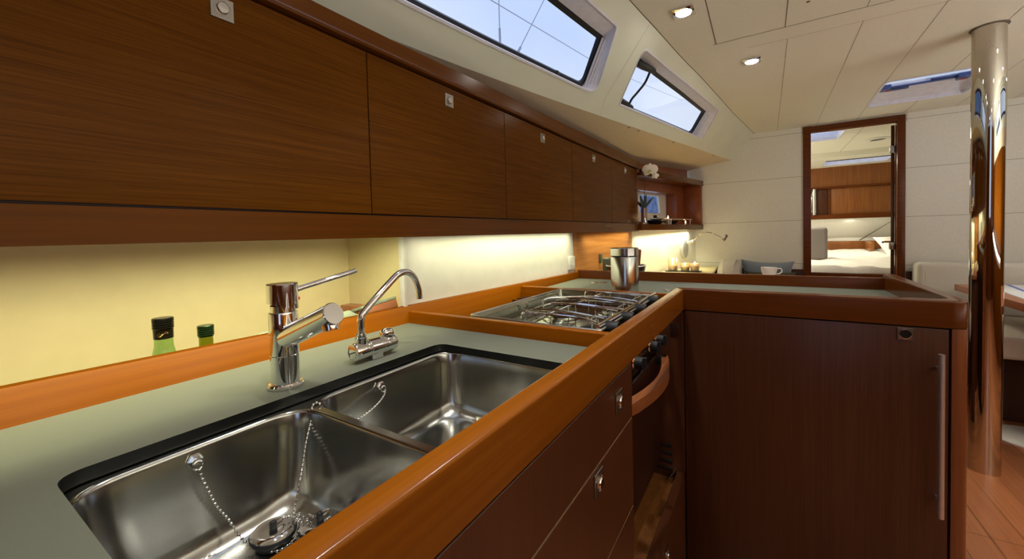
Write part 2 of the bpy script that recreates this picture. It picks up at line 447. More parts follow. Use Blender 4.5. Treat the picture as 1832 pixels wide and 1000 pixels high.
# latches and stay of the opening port
for (xa_, za_, xb_, zb_) in ((1.985, .795, 2.165, .806), (2.075, .668, 2.235, .662)):
    bm = newbm(); tube(bm, [PS(xa_, za_, .042), PS(xa_+.06, (za_+zb_)/2, .032), PS(xb_, zb_, .042)], [.017, .019, .014], 8); mk('window_clamp', bm, 'black', wb)
wfit(wb, 'window_stay', [(2.13, .80), (2.165, .76), (2.17, .72), (2.17, .69), (2.19, .665)], .006, .036)
bm = newbm(); ball(bm, PS(1.56, .652, .05), .014, 12, 8, (1, 1, 1)); mk('window_knob', bm, 'black', wa)
# pleated blind folded away at the fore end of each opening
for W_, nm in ((W1, wa), (W2, wb)):
    (x0, z0), (x1, z1) = W_['fr'][2], W_['fr'][3]; bm = newbm()
    for k in range(4):
        f_ = k*.011
        tube(bm, [PS(x0-.004+f_, z0+.006, .040-.007*k), PS(x1-.004+f_, z1-.004, .040-.007*k)], .005, 6)
    mk('window_blind', bm, 'white_trim', nm)

# ceiling with hatch opening and panel seams
HX0, HX1, HY0, HY1 = 3.285, 3.835, -.636, -1.12
bm = newbm()
outer = [(x, interp(x, TX, TY)) for x in xs] + [(x, -1.74-interp(x, TX, TY)) for x in xs[::-1]]
hole = rounded([(HX0, HY0), (HX1, HY0), (HX1, HY1), (HX0, HY1)], .03, 4, 2)
tess(bm, outer, [hole, [(XA+.02, -1.28), (-1.15, -1.28), (-1.15, -.52), (XA+.02, -.52)]], lambda x, y: (x, y, ceil_z(x)))
def seam_line(path, wd=.0028): strip(bm, path, wd, lambda x, y: ceil_z(x)-.0006, 1)
XC = 2.17
seam_line([(XA, .187), (XC, .187)], .004); seam_line([(XA, -.086), (XC, -.086)], .003); seam_line([(XC, .20), (XC, -2.0)], .004)
seam_line([(2.30, .06), (2.30, -1.8)], .0016)
for y_ in (-.10, -.37, -.626, -.905, -1.175, -1.45):
    if y_ == -.905: seam_line([(2.30, y_), (HX0-.004, y_)], .0022); seam_line([(HX1+.004, y_), (XB, y_)], .0022)
    else: seam_line([(2.30, y_), (XB, y_-.006)], .0018)
seam_line([(XA, -.36), (XC, -.36)], .002); seam_line([(-1.1, -1.2), (XC, -1.2)], .003)
f = lambda x: interp(x, TX, TY)
for a, b in zip(xs[:-1], xs[1:]):
    for s, yy in ((1, lambda x: f(x)-.002), (-1, lambda x: -1.74-f(x)+.002)): strip(bm, [(a, yy(a)), (b, yy(b))], .0035, lambda x, y: ceil_z(x)-.0006, 1)
ceiling = struct('ceiling', bm, ['ceiling_vinyl', 'seam'])
# small fixing in the ceiling
bm = newbm(); lathe(bm, [(0, -.0015), (.006, -.0015), (.007, 0)], (1.992, -.154, ceil_z(1.99)), seg=16); mk('fixing', bm, 'seam', ceiling)

# deck hatch
hz = ceil_z(3.5)
bm = newbm()
sides = [(rounded([(HX0, HY0), (HX1, HY0), (HX1, HY1), (HX0, HY1)], .03, 4, 2), lambda x: ceil_z(x)-.002),
         (rounded([(HX0-.008, HY0+.008), (HX1+.008, HY0+.008), (HX1+.008, HY1-.008), (HX0-.008, HY1-.008)], .03, 4, 2), lambda x: ceil_z(x)-.003)]
prof = [(0.012, -.002, 0), (0.0, -.004, 0), (-.004, .002, 0), (-.004, .010, 0), (-.002, .012, .004), (-.002, .020, .012), (-.006, .024, .03), (-.006, .032, .06), (-.008, .036, .075), (-.008, .044, .13), (-.012, .052, .21), (-.012, .075, .215)]
rings = []
for off, dz, fx in prof:
    L = rounded([(HX0-off, HY0+off), (HX1+off-fx, HY0+off), (HX1+off-fx, HY1-off), (HX0-off, HY1-off)], .03, 4, 2)
    rings.append([bm.verts.new((x, y, ceil_z(x)+dz)) for x, y in L])
for A, B in zip(rings[:-1], rings[1:]):
    for i in range(len(A)):
        j = (i+1) % len(A); bm.faces.new((A[i], A[j], B[j], B[i]))
hatch = struct('window_5', bm, 'hatch_frame_sky_tint')
bm = newbm(); box(bm, HX0-.01, HX1+.01, HY1-.01, HY0+.01, hz+.073, hz+.080, 0); mk('window_pane', bm, 'pane', hatch)
bm = newbm()      # acrylic frame, hinge bar and lever handles
box(bm, 3.590, 3.604, HY1, HY0, hz+.040, hz+.052, .003)
for yy in (HY0-.05, HY1+.075): box(bm, 3.56, 3.625, yy-.028, yy+.028, hz+.030, hz+.062, .006)
mk('hatch_handle', bm, 'hatch_blue', hatch)
bm = newbm(); box(bm, 3.605, 3.635, HY0-.17, HY0-.07, hz+.032, hz+.044, .003); box(bm, 3.575, 3.592, HY1+.10, HY1+.22, hz+.050, hz+.060, .003); mk('hatch_lever', bm, 'hatch_blue', hatch)
bm = newbm(); box(bm, 3.59, 3.61, HY1+.065, HY1+.085, hz+.027, hz+.032, .002); box(bm, 3.60, 3.615, HY0-.075, HY0-.060, hz+.026, hz+.031, .002); mk('hatch_mark', bm, 'red_dot', hatch)

# side-deck soffits, hull sides
OX = [XA, .8, 3.0, XB]; OY = [1.25, 1.2, .95, .62]; OZ = [.50, .505, .54, .588]
for mir in (False, True):
    s = (lambda p: Vector((p[0], -1.74-p[1], p[2]))) if mir else Vector
    bm = newbm(); a = []; b = []
    for x in xs:
        a.append(bm.verts.new(s((x, interp(x, BX, BY), zbot(x))))); b.append(bm.verts.new(s((x, interp(x, OX, OY), interp(x, OX, OZ)))))
    for i in range(len(xs)-1): bm.faces.new((a[i], a[i+1], b[i+1], b[i]))
    # upper hull side
    c = []; d = []
    for x in xs:
        c.append(bm.verts.new(s((x, interp(x, OX, OY), interp(x, OX, OZ))))); d.append(bm.verts.new(s((x, interp(x, OX, OY)+.12, .03))))
    struct('wall_starboard_soffit' if mir else 'wall_port_soffit', bm, 'soffit_vinyl')
# screw caps under the soffit edge
for k, x in enumerate((2.30, 2.42, 2.93, 3.75)):
    bm = newbm(); y = interp(x, BX, BY)+.012; z = zbot(x)-.004
    lathe(bm, [(.007, 0), (.006, -.003), (0, -.003)], (x, y, z), seg=12)
    tag(mk('screw_cap', bm, 'steel_plate'), ['white screw cap under the side deck edge, below the aft end of the second window', 'screw cap beside the aftmost cap below the second window', 'screw cap under the side deck edge, below the middle of the second window', 'screw cap under the side deck edge, nearest the bulkhead'][k], 'screw cap')

# outboard wall (below the lockers), port side
PW = [(XA, 1.13), (.80, 1.13), (.832, .92)]
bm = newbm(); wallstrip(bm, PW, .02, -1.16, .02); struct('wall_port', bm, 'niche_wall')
bm = newbm(); wallstrip(bm, [(.832, .92), (2.15, .92), (3.05, .875), (3.06, .872), (XB+.02, .548)], .02, -1.16, .02); struct('wall_port_galley', bm, 'galley_wall')
OUT = [(XA, 1.37), (.8, 1.34), (3.0, 1.10), (XB+.02, .80)]
bm = newbm()
# upper hull side behind the lockers, with the port light opening left clear
a = [bm.verts.new((x, interp(x, OX, OY), interp(x, OX, OZ))) for x in xs[:-7]]; b = [bm.verts.new((x, interp(x, OX, OY)+.02, .02)) for x in xs[:-7]]
for i in range(len(a)-1): bm.faces.new((a[i], a[i+1], b[i+1], b[i]))
struct('wall_port_locker_back', bm, 'soffit_vinyl')
bm = newbm(); box(bm, .826, .838, .905, .925, -.25, .02, .001); struct('trim_1', bm, 'white_plastic')
# starboard side and aft wall: plain cabin sides outside the frame, seen only in reflections
bm = newbm(); box(bm, XA, XB, -2.98, -2.95, -1.16, .62); struct('wall_starboard', bm, 'trim_x')
bm = newbm()
for (a_, b_, c_, d_) in ((-3.0, -1.30, -1.16, .95), (-.50, 1.3, -1.16, .95), (-1.30, -.50, -1.16, -.15)): box(bm, XA-.03, XA, a_, b_, c_, d_)     # open companionway
struct('wall_aft', bm, 'trim_y')
# floor
bm = newbm(); box(bm, XA, 7.0, -3.0, 1.3, -1.2, -1.16, mi=0)
for k in range(-22, 10):
    y = -.02+k*.098; strip(bm, [(XA, y), (XB, y)], .0016, -1.1597, 1)
for x in (-.9, 1.2, 2.15, 3.1): strip(bm, [(x, 1.1), (x, -2.8)], .0022, -1.1597, 1)
def floor_mat():
    m = M['floor_wood'].copy(); nt = m.node_tree; b = nt.nodes['Principled BSDF']; src = b.inputs['Base Color'].links[0].from_socket
    t = nt.nodes.new('ShaderNodeTexCoord'); sp = nt.nodes.new('ShaderNodeSeparateXYZ'); nt.links.new(t.outputs['Object'], sp.inputs[0])
    ad = nt.nodes.new('ShaderNodeMath'); ad.operation = 'ADD'; ad.inputs[1].default_value = 10.02; nt.links.new(sp.outputs['Y'], ad.inputs[0])
    dv = nt.nodes.new('ShaderNodeMath'); dv.operation = 'DIVIDE'; dv.inputs[1].default_value = .098; nt.links.new(ad.outputs[0], dv.inputs[0])
    fl = nt.nodes.new('ShaderNodeMath'); fl.operation = 'FLOOR'; nt.links.new(dv.outputs[0], fl.inputs[0])
    wn = nt.nodes.new('ShaderNodeTexWhiteNoise'); wn.noise_dimensions = '1D'; nt.links.new(fl.outputs[0], wn.inputs['W'])
    mr = nt.nodes.new('ShaderNodeMapRange'); mr.inputs['To Min'].default_value = .65; mr.inputs['To Max'].default_value = 1.2; nt.links.new(wn.outputs['Value'], mr.inputs['Value'])
    vm = nt.nodes.new('ShaderNodeVectorMath'); vm.operation = 'SCALE'; nt.links.new(src, vm.inputs[0]); nt.links.new(mr.outputs[0], vm.inputs['Scale'])
    nt.links.new(vm.outputs[0], b.inputs['Base Color']); return m
struct('floor', bm, [floor_mat(), 'blackish_brown'])

# forward bulkhead with the door opening
DY0, DY1, DZ = -.334, -.871, .807
bm = newbm()
def bulk(y0, y1, z0, z1): box(bm, XB, XB+.03, min(y0, y1), max(y0, y1), z0, z1)
bulk(.80, DY0, -1.16, .95); bulk(DY1, -3.0, -1.16, .95); bulk(DY0, DY1, DZ, .95)
def bseam(y0, y1, z0, z1): 
    q = [(XB-.0006, y0, z0), (XB-.0006, y1, z0), (XB-.0006, y1, z1), (XB-.0006, y0, z1)]
    bm.faces.new([bm.verts.new(p) for p in q]).material_index = 1
for z in (.815, .445, .075, -.295):
    bseam(.8, -.285, z-.0011, z+.0011); bseam(-.92, -3.0, z-.0011, z+.0011)
for y in (-.285, -.925): bseam(y-.0012, y+.0012, .80, .862)
struct('wall_forward', bm, ['wall_vinyl', 'seam'])
bm = newbm(); box(bm, XB-.012, XB, -.925, -2.9, -1.16, -.345, .002); box(bm, XB-.012, XB, .6, -.285, -1.16, -.345, .002); struct('trim_2', bm, 'sofa_base')
# door frame
bm = newbm()
box(bm, XB-.014, XB+.045, -.289, -.336, -1.16, .852, .003); box(bm, XB-.014, XB+.045, -.917, -.869, -1.16, .852, .003)
box(bm, XB-.0135, XB+.045, -.336, -.869, .806, .850, .002); box(bm, XB-.01, XB+.045, -.336, -.869, -1.16, -.372, .002)
door = struct('door_1', bm, 'trim_y')
bm = newbm(); prism(bm, [(4.24, -.846), (4.78, -.962), (4.785, -.984), (4.24, -.867)], -1.12, .79, .002); leaf = mk('door_leaf', bm, 'trim_y', door)
for z in (.600, -.150):
    bm = newbm(); box(bm, XB+.022, XB+.052, -.868, -.835, z-.027, z+.027, .001)
    for k in (-1, 0, 1): ball(bm, (XB+.0215, -.85, z+k*.016), .0022, 8, 6)
    mk('hinge', bm, 'steel_plate', leaf)
bm = newbm(); tube(bm, [(4.70, -.945, -.13), (4.69, -.895, -.13), (4.58, -.865, -.13)], .009, 10); mk('door_handle', bm, 'chrome', leaf)

# ------------------------------------------------------------------ forward cabin beyond the door
FX = 6.6
bm = newbm(); box(bm, FX, FX+.03, -2.6, 1.2, -1.16, .95); struct('wall_fore_cabin_end', bm, 'wall_vinyl')
bm = newbm(); box(bm, XB+.03, FX, .25, .28, -1.16, .95); box(bm, XB+.03, FX, -2.03, -2.0, -1.16, .95); struct('wall_fore_cabin_sides', bm, 'wall_vinyl')
bm = newbm()
q = [(XB+.03, .845), (5.72, .845), (5.72, .795), (5.78, .79), (FX, .745)]
fh = rounded([(4.40, -.20), (4.86, -.20), (4.84, -.60), (4.46, -.60)], .03, 4, 2)
fh2 = [(5.92, -.62), (6.19, -.62), (6.19, -1.20), (5.92, -1.20)]
tess(bm, [(XB+.03, .28), (5.72, .28), (5.72, -2.03), (XB+.03, -2.03)], [fh], lambda x, y: (x, y, .845))
tess(bm, [(5.72, .28), (FX, .28), (FX, -2.03), (5.72, -2.03)], [fh2], lambda x, y: (x, y, .79-(x-5.78)*.055))
f_ = bm.faces.new([bm.verts.new(p) for p in ((5.72, .28, .845), (5.72, -2.03, .845), (5.72, -2.03, .793), (5.72, .28, .793))])
for y_ in (-.35, -.72): strip(bm, [(XB+.03, y_), (5.70, y_)], .003, .8443, 1)
strip(bm, [(5.70, .2), (5.70, -2.0)], .006, .8443, 1)
struct('ceiling_fore_cabin', bm, ['ceiling_vinyl', 'seam'])
def small_hatch(n, loop, z, fz=None):
    fz = fz or (lambda x: z); bm = newbm(); rings = []
    cx_ = sum(p[0] for p in loop)/len(loop); cy_ = sum(p[1] for p in loop)/len(loop)
    for s, dz in ((1.03, -.002), (1.0, -.004), (1.0, .02), (.97, .022), (.97, .05), (1.0, .052), (1.0, .07)):
        rings.append([bm.verts.new((cx_+(x-cx_)*s, cy_+(y-cy_)*s, fz(x)+dz)) for x, y in loop])
    for A, B in zip(rings[:-1], rings[1:]):
        for i in range(len(A)):
            j = (i+1) % len(A); bm.faces.new((A[i], A[j], B[j], B[i]))
    o = struct('window_%d' % n, bm, 'hatch_frame_sky_tint')
    bm = newbm(); xs_ = [p[0] for p in loop]; ys_ = [p[1] for p in loop]
    bm.faces.new([bm.verts.new((x, y, fz(x)+.068)) for x, y in ((min(xs_)-.02, min(ys_)-.02), (max(xs_)+.02, min(ys_)-.02), (max(xs_)+.02, max(ys_)+.02), (min(xs_)-.02, max(ys_)+.02))])
    mk('window_pane', bm, 'pane', o); return o
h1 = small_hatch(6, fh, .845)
bm = newbm(); box(bm, 4.55, 4.60, -.46, -.36, .89, .91, .004); mk('hatch_handle', bm, 'hatch_blue', h1)
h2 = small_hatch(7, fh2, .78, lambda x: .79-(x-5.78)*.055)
bm = newbm(); box(bm, 5.915, 5.93, -1.2, -.62, .775, .785, .002); mk('hatch_seal', bm, 'black', h2)
t = thing('round_vent', (5.12, -.93, .845), 'round white ceiling vent beyond the doorway', 'vent')
bm = newbm(); lathe(bm, [(.085, 0), (.088, -.006), (.062, -.012), (.058, -.008)], (5.12, -.93, .845), seg=32); mk('vent_ring', bm, 'white_plastic', t)
bm = newbm(); lathe(bm, [(.058, -.006), (0, -.006)], (5.12, -.93, .845), seg=32); mk('vent_grille', bm, 'seam', t)
# overhead locker across the fore end
t = thing('fore_cabin_locker', (FX-.2, -.9, .12), 'dark wood overhead locker across the fore end of the cabin beyond the doorway', 'cabinet')
bm = newbm()
topc = [(y, .80-.055*((y+1.15)/.9)**2) for y in [.2-.1*k for k in range(23)]]
lp = [(y, .515) for y in (.2, -2.0)]
loop = [Vector((FX-.26, y, z)) for y, z in topc] + [Vector((FX-.26, -2.0, .515)), Vector((FX-.26, .2, .515))]
extrude_loop(bm, loop, (.02, 0, 0)); mk('fascia', bm, 'fwd_wood_z', t)
bm = newbm(); box(bm, FX-.285, FX-.24, -2.0, .2, .495, .520, .003); box(bm, FX-.285, FX, -2.0, .2, .115, .172, .004)
for y in (-.70, -1.30): box(bm, FX-.27, FX-.24, y-.010, y+.010, .172, .495, .002)
mk('locker_frame', bm, 'trim_y', t)
bm = newbm(); box(bm, FX-.255, FX-.24, -1.29, -.71, .172, .495, .001); mk('locker_door', bm, 'fwd_wood_z', t)
bm = newbm(); box(bm, FX-.25, FX-.235, -.70, -.57, .172, .495, .001); mk('locker_door', bm, 'veneer_z', t)
bm = newbm(); box(bm, FX-.25, FX-.235, -.57, .1, .172, .495, .001); mk('mirror_panel', bm, 'pole_steel', t, label='mirror panel')
bm = newbm(); tube(bm, [(FX-.30, -.545, .172), (FX-.30, -.545, .495)], .02, 16); mk('chrome_tube', bm, 'chrome', t)
# shaped cream lining and wood band above the berth
bm = newbm(); bm.faces.new([bm.verts.new(p) for p in ((FX-.02, .2, -.12), (FX-.02, -1.9, -.12), (FX-.27, -1.9, .12), (FX-.27, .2, .12))]); struct('wall_fore_cabin_lining', bm, 'wall_vinyl', smooth=False)
bm = newbm()
bm.faces.new([bm.verts.new(p) for p in ((FX-.04, -1.03, -.16), (FX-.04, -1.01, -.16), (FX-.28, -1.33, .115), (FX-.28, -1.335, .115))]).material_index = 0
struct('trim_3', bm, 'seam')
bm = newbm(); box(bm, FX-.08, FX-.03, -1.9, .2, -.32, -.165, .004); box(bm, FX-.5, FX-.07, -1.08, -1.05, -.32, -.165, .003); struct('trim_4', bm, 'fwd_wood_z')
# berth
t = thing('berth', (5.4, -.8, -1.16), 'wide berth with a white sheet seen through the doorway', 'bed')
bm = newbm(); box(bm, 4.55, FX-.08, -1.9, .2, -1.155, -.44, .004); mk('berth_base', bm, 'veneer_z', t)
bm = newbm()
nx_, ny_ = 34, 34; G = []
for i in range(nx_+1):
    row = []
    for j in range(ny_+1):
        x = 4.50+(FX-.10-4.50)*i/nx_; y = -1.88+2.06*j/ny_
        e = min(i, nx_-i, j, ny_-j); z = -.345+.075*(i/nx_)
        z += .012*math.sin(7*x+3*math.sin(5*y))*math.sin(9*y+2*x)+.005*math.sin(31*y+11*x)+random.uniform(-.002, .002)
        if e == 0: z -= .05
        if i == 0: z = -.425+.008*math.sin(14*y)
        if i == 1: x -= .03
        row.append(bm.verts.new((x, y, z)))
    G.append(row)
for i in range(nx_):
    for j in range(ny_): bm.faces.new((G[i][j], G[i+1][j], G[i+1][j+1], G[i][j+1]))
mk('sheet', bm, 'linen', t, angle=80)
bm = newbm(); box(bm, 4.56, FX-.11, -1.87, .17, -.44, -.40, .01); mk('mattress', bm, 'linen', t)
bm = newbm(); cushion(bm, 5.16, 5.27, -.558, .15, -.325, .017, .035, 5)
tag(mk('backrest_cushion', bm, 'fabric_grey'), 'grey upholstered rounded cushion standing on the berth beyond the doorway', 'cushion')
bm = newbm()
def pillow(bm, c, sx, sy, sz, frame=None, n=14):
    g = []
    for s in (1, -1):
        G = [[None]*(n+1) for _ in range(n+1)]
        for i in range(n+1):
            for j in range(n+1):
                u = i/n*2-1; v = j/n*2-1
                hgt = (max(0, (1-abs(u)**2.6))*max(0, (1-abs(v)**2.6)))**.45
                pin = 1-.07*(1-abs(v)**2)*abs(u)**3; pin2 = 1-.07*(1-abs(u)**2)*abs(v)**3
                p = Vector((u*sx/2*(1-.15*(1-v*v)*abs(u)), v*sy/2*(1-.13*(1-u*u)*abs(v)), s*hgt*sz/2+.004*math.sin(9*u+4*v)*hgt))
                if frame is not None: p = frame @ p
                G[i][j] = bm.verts.new(p+Vector(c)) if frame is None else bm.verts.new(p)
        for i in range(n):
            for j in range(n): bm.faces.new((G[i][j], G[i+1][j], G[i+1][j+1], G[i][j+1]))
fr = Matrix.Translation((5.9, -1.25, -.22)) @ Matrix.Rotation(math.radians(20), 4, 'Z') @ Matrix.Rotation(math.radians(-40), 4, 'Y')
pillow(bm, (0, 0, 0), .34, .36, .12, fr)
tag(mk('pillow', bm, 'linen', angle=80), 'pale pillow leaning at the right edge of the berth, behind the door leaf', 'pillow')
area_lamp('fore_cabin_lamp', (5.2, -.02, .80), .6, E_FWD, C_FWD, size_y=.3)
area_lamp('fore_cabin_reading_lamp', (FX-.4, -.9, .10), 1.2, 3.0, C_FWD, size_y=.08)

# ------------------------------------------------------------------ outside: rigging, side deck edge
bm = newbm(); tube(bm, [(2.885, 1.9, 3.6), (2.896, 1.9, 1.72), (2.90, 1.9, .62)], [.0045, .0045, .0045], 8); tube(bm, [(2.896, 1.9, 1.78), (2.90, 1.9, 1.5)], .010, 8)
tag(mk('shroud', bm, 'wire'), 'steel wire shroud, the upright one of the two seen through the large side window', 'rigging wire')
bm = newbm(); tube(bm, [(4.9, 1.9, 3.97), (3.20, 1.9, 1.70), (2.6, 1.9, .9)], .0045, 8); tube(bm, [(3.24, 1.9, 1.75), (3.17, 1.9, 1.66)], .012, 8)
tag(mk('shroud', bm, 'wire'), 'steel wire shroud, the slanting one of the two seen through the large side window', 'rigging wire')
bm = newbm(); tube(bm, [(1.5, 2.1, 1.94), (3.065, 2.1, 2.166), (5.585, 2.1, 2.524), (7.837, 2.1, 2.944), (13.4, 2.1, 4.07)], .0045, 8)
tag(mk('guard_wire', bm, 'wire'), 'thin long wire crossing both side windows outside', 'rigging wire')
bm = newbm(); box(bm, -8, 110, 14, 14.5, -2, 6.4); struct('trim_shore', bm, 'shore')

# ------------------------------------------------------------------ overhead lockers
def zs(x): return .004*x
FACE = [(-.60, .820), (.04, .823), (.657, .826), (1.267, .821), (1.883, .819), (2.48, .808), (3.05, .7986)]
def fy(x): return interp(x, [p[0] for p in FACE], [p[1] for p in FACE])
spans = [(-.575, .04), (.04, .657), (.657, 1.267), (1.267, 1.883), (1.883, 2.48), (2.48, 3.035)]
LAB = [None, 'overhead wood locker with the largest looking door, nearest the camera', 'overhead wood locker, second from the camera, above the tall chrome taps',
       'overhead wood locker, third from the camera', 'overhead wood locker, fourth from the camera, second last before the open shelf', 'narrow looking overhead wood locker beside the white orchid and open shelf']
for (x0, x1), lb in zip(spans, LAB):
    if lb is None: lb = 'overhead wood locker behind the camera, left of the largest door'
    xm = (x0+x1)/2
    t = thing('overhead_locker', (xm, fy(xm)+.15, zs(xm)+.06), lb, 'cabinet', 'overhead lockers along the galley')
    bm = newbm(); prism(bm, [(x0, fy(x0)+.02), (x1, fy(x1)+.02), (x1, min(fy(x1)+.32, interp(x1, OX, OY)-.02)), (x0, min(fy(x0)+.32, interp(x0, OX, OY)-.02))], lambda x, y: .040+zs(x), lambda x, y: .50+zs(x)); mk('locker_body', bm, 'blackish_brown', t)
    g = .0016; a = Vector((x0+g, fy(x0+g))); b = Vector((x1-g, fy(x1-g)))
    bm = newbm(); prism(bm, [tuple(a), tuple(b), (b.x, b.y+.018), (a.x, a.y+.018)], lambda x, y: .0625+zs(x), lambda x, y: .461+zs(x), bev=.001, seg=1)
    d = mk('locker_door', bm, 'locker_veneer', t)
    # square plate lock with a round push knob
    c = Vector((xm-.004, fy(xm-.004), .4215+zs(xm))); dirx = Vector((b.x-a.x, b.y-a.y, 0)).normalized(); nrm = Vector((dirx.y, -dirx.x, 0))
    if x0 < 0 and x1 > 0: pass
    F_ = frame_at(c+nrm*.0012, dirx)
    bm = newbm(); box(bm, -.0185, .0185, -.0012, .0012, -.0195, .0195, .0006, 1, frame=F_)
    pl = mk('lock_plate', bm, 'steel_plate', d)
    bm = newbm(); lathe(bm, [(.0135, .0022), (.0135, .0012), (.0120, .0008), (.0105, .0010), (.0100, .0045), (.0088, .0060), (0, .0064)], c+nrm*.0012, nrm, 36); mk('lock_knob', bm, 'chrome', pl)
def railpath(x0, x1, off=0): return [(x, fy(x)+off) for x in [x0+(x1-x0)*k/18 for k in range(19)]]
def rail(name, x0, x1, zf0, zf1, y_off, th, bev, mat, label, cat):
    bm = newbm(); P = railpath(x0, x1, y_off); Q = railpath(x0, x1, y_off+th)[::-1]
    prism(bm, P+Q, zf0, zf1, bev, seg=3, bev_bottom=True)
    return tag(mk(name, bm, mat, angle=28), label, cat)
rail('locker_valance', -.62, 3.055, lambda x, y: .0022+.0035*x, lambda x, y: .0578+zs(x), -.006, .022, .003, 'locker_trim_shaded', 'long wood valance board running under the row of overhead lockers', 'valance')
# crown rail: bead below, flat face above
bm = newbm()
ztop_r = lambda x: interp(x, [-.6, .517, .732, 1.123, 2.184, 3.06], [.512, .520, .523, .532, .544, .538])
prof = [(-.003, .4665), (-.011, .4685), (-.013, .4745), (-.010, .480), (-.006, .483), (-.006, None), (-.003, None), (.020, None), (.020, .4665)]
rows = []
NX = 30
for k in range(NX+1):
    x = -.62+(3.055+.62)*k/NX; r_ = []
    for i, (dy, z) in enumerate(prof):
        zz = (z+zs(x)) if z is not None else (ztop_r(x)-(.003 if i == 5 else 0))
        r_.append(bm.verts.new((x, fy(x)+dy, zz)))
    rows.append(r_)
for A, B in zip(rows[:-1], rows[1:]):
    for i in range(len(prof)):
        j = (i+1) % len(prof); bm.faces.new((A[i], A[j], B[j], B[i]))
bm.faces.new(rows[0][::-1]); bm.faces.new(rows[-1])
tag(mk('locker_crown_rail', bm, 'locker_trim_shaded', angle=28), 'long wood crown rail with a beaded lower edge above the row of overhead lockers', 'rail')
bm = newbm(); prism(bm, [(3.036, fy(3.036)), (3.055, fy(3.05)), (3.055, 1.0), (3.036, 1.0)], .0625, .478, .001); tag(mk('locker_end_panel', bm, 'shelf_wood'), 'wood end panel of the locker row beside the orchid', 'panel')

# open shelf at the fore end
SA = Vector((3.0, .775, 0)); SB = Vector((4.16, .4875, 0)); SD = (SB-SA).normalized(); SN = Vector((-SD.y, SD.x, 0)); SL = (SB-SA).length
FS = Matrix((SD, SN, Vector((0, 0, 1)))).transposed().to_4x4(); FS.translation = SA
t = thing('open_shelf', (3.6, .75, .02), 'open wood shelf unit in the corner by the bulkhead, holding the orchid and candles', 'shelf')
s0 = .035
bm = newbm(); box(bm, s0, SL+.02, 0, .19, .020, .0665, .002, frame=FS); mk('shelf_board', bm, 'locker_trim_shaded', t)
bm = newbm(); box(bm, s0, SL+.02, -.004, .014, .430, .478, .002, frame=FS); box(bm, s0, SL+.0, .014, .20, .432, .450, 0, frame=FS); mk('top_board', bm, 'locker_trim_shaded', t)
bm = newbm(); box(bm, SL-.022, SL+.012, .004, .20, .0665, .4325, .002, frame=FS); mk('end_panel', bm, 'shelf_wood', t)
bm = newbm(); S0, S1, Z0, Z1 = .10, 1.025, .095, .357        # back with a cut-out for the port light
box(bm, s0, S0, .17, .19, .066, .432, frame=FS); box(bm, S1, SL, .17, .19, .066, .432, frame=FS); box(bm, S0, S1, .17, .19, Z1, .432, frame=FS); box(bm, S0, S1, .17, .19, .066, Z0, frame=FS)
mk('back_panel', bm, 'shelf_wood', t)
bm = newbm(); box(bm, S0, S1+.02, .19, .27, Z0-.006, Z0, frame=FS); box(bm, S1, S1+.02, .19, .27, Z0, Z1, frame=FS); box(bm, S0, S1, .19, .27, Z1, Z1+.01, frame=FS); mk('recess_lining', bm, 'shelf_wood', t)
bm = newbm(); box(bm, .05, SL-.03, .125, .14, .455, .592, .001, frame=FS); mk('riser_board', bm, 'shelf_wood', t)
# hull port light
bm = newbm()
def FSP(s, z, d): return FS @ Vector((s, d, z))
lo = [(s0, .02), (SL+.06, .02), (SL+.06, .60), (s0, .60)]
gl = rounded([(.50, .176), (.905, .176), (.872, .342), (.50, .342)], .02, 5, 4)
tess(bm, lo, [gl], lambda s, z: FSP(s, z, .275)); struct('wall_port_hull', bm, 'wall_vinyl')
bm = newbm(); ga = [bm.verts.new(FSP(s, z, .274)) for s, z in gl]; sc2 = lambda s, z, k: (.70+(s-.70)*k, .26+(z-.26)*k)
gb = [bm.verts.new(FSP(*sc2(s, z, .95), .268)) for s, z in gl]; gc = [bm.verts.new(FSP(*sc2(s, z, .93), .285)) for s, z in gl]
for A, B in ((ga, gb), (gb, gc)):
    for i in range(len(A)): j = (i+1) % len(A); bm.faces.new((A[i], A[j], B[j], B[i]))
pw = struct('window_8', bm, 'white_plastic')
bm = newbm(); bm.faces.new([bm.verts.new(FSP(*sc2(s, z, .94), .284)) for s, z in gl]); mk('window_pane', bm, 'pane', pw)
# small fiddle rail on the shelf
t = thing('shelf_guard_rail', tuple(FSP(.55, .0665, .02)), 'slim chrome guard rail with three posts along the front of the open shelf', 'rail')
bm = newbm(); tube(bm, [FSP(.12, .112, .02), FSP(1.0, .112, .02)], .0035, 8); mk('bar', bm, 'chrome', t)
for s in (.15, .575, .965): bm = newbm(); tube(bm, [FSP(s-.004, .0665, .02), FSP(s+.001, .112, .02)], .004, 8); mk('post', bm, 'chrome', t)

# ------------------------------------------------------------------ wood panel under the locker end
bm = newbm(); prism(bm, [(2.11, .915), (2.13, .903), (3.09, .858), (3.09, .872), (2.13, .918)], -.42, .012, .001); tag(mk('wall_panel', bm, 'panel_gold'), 'golden wood wall panel under the lockers, between the two bright cream walls', 'panel')

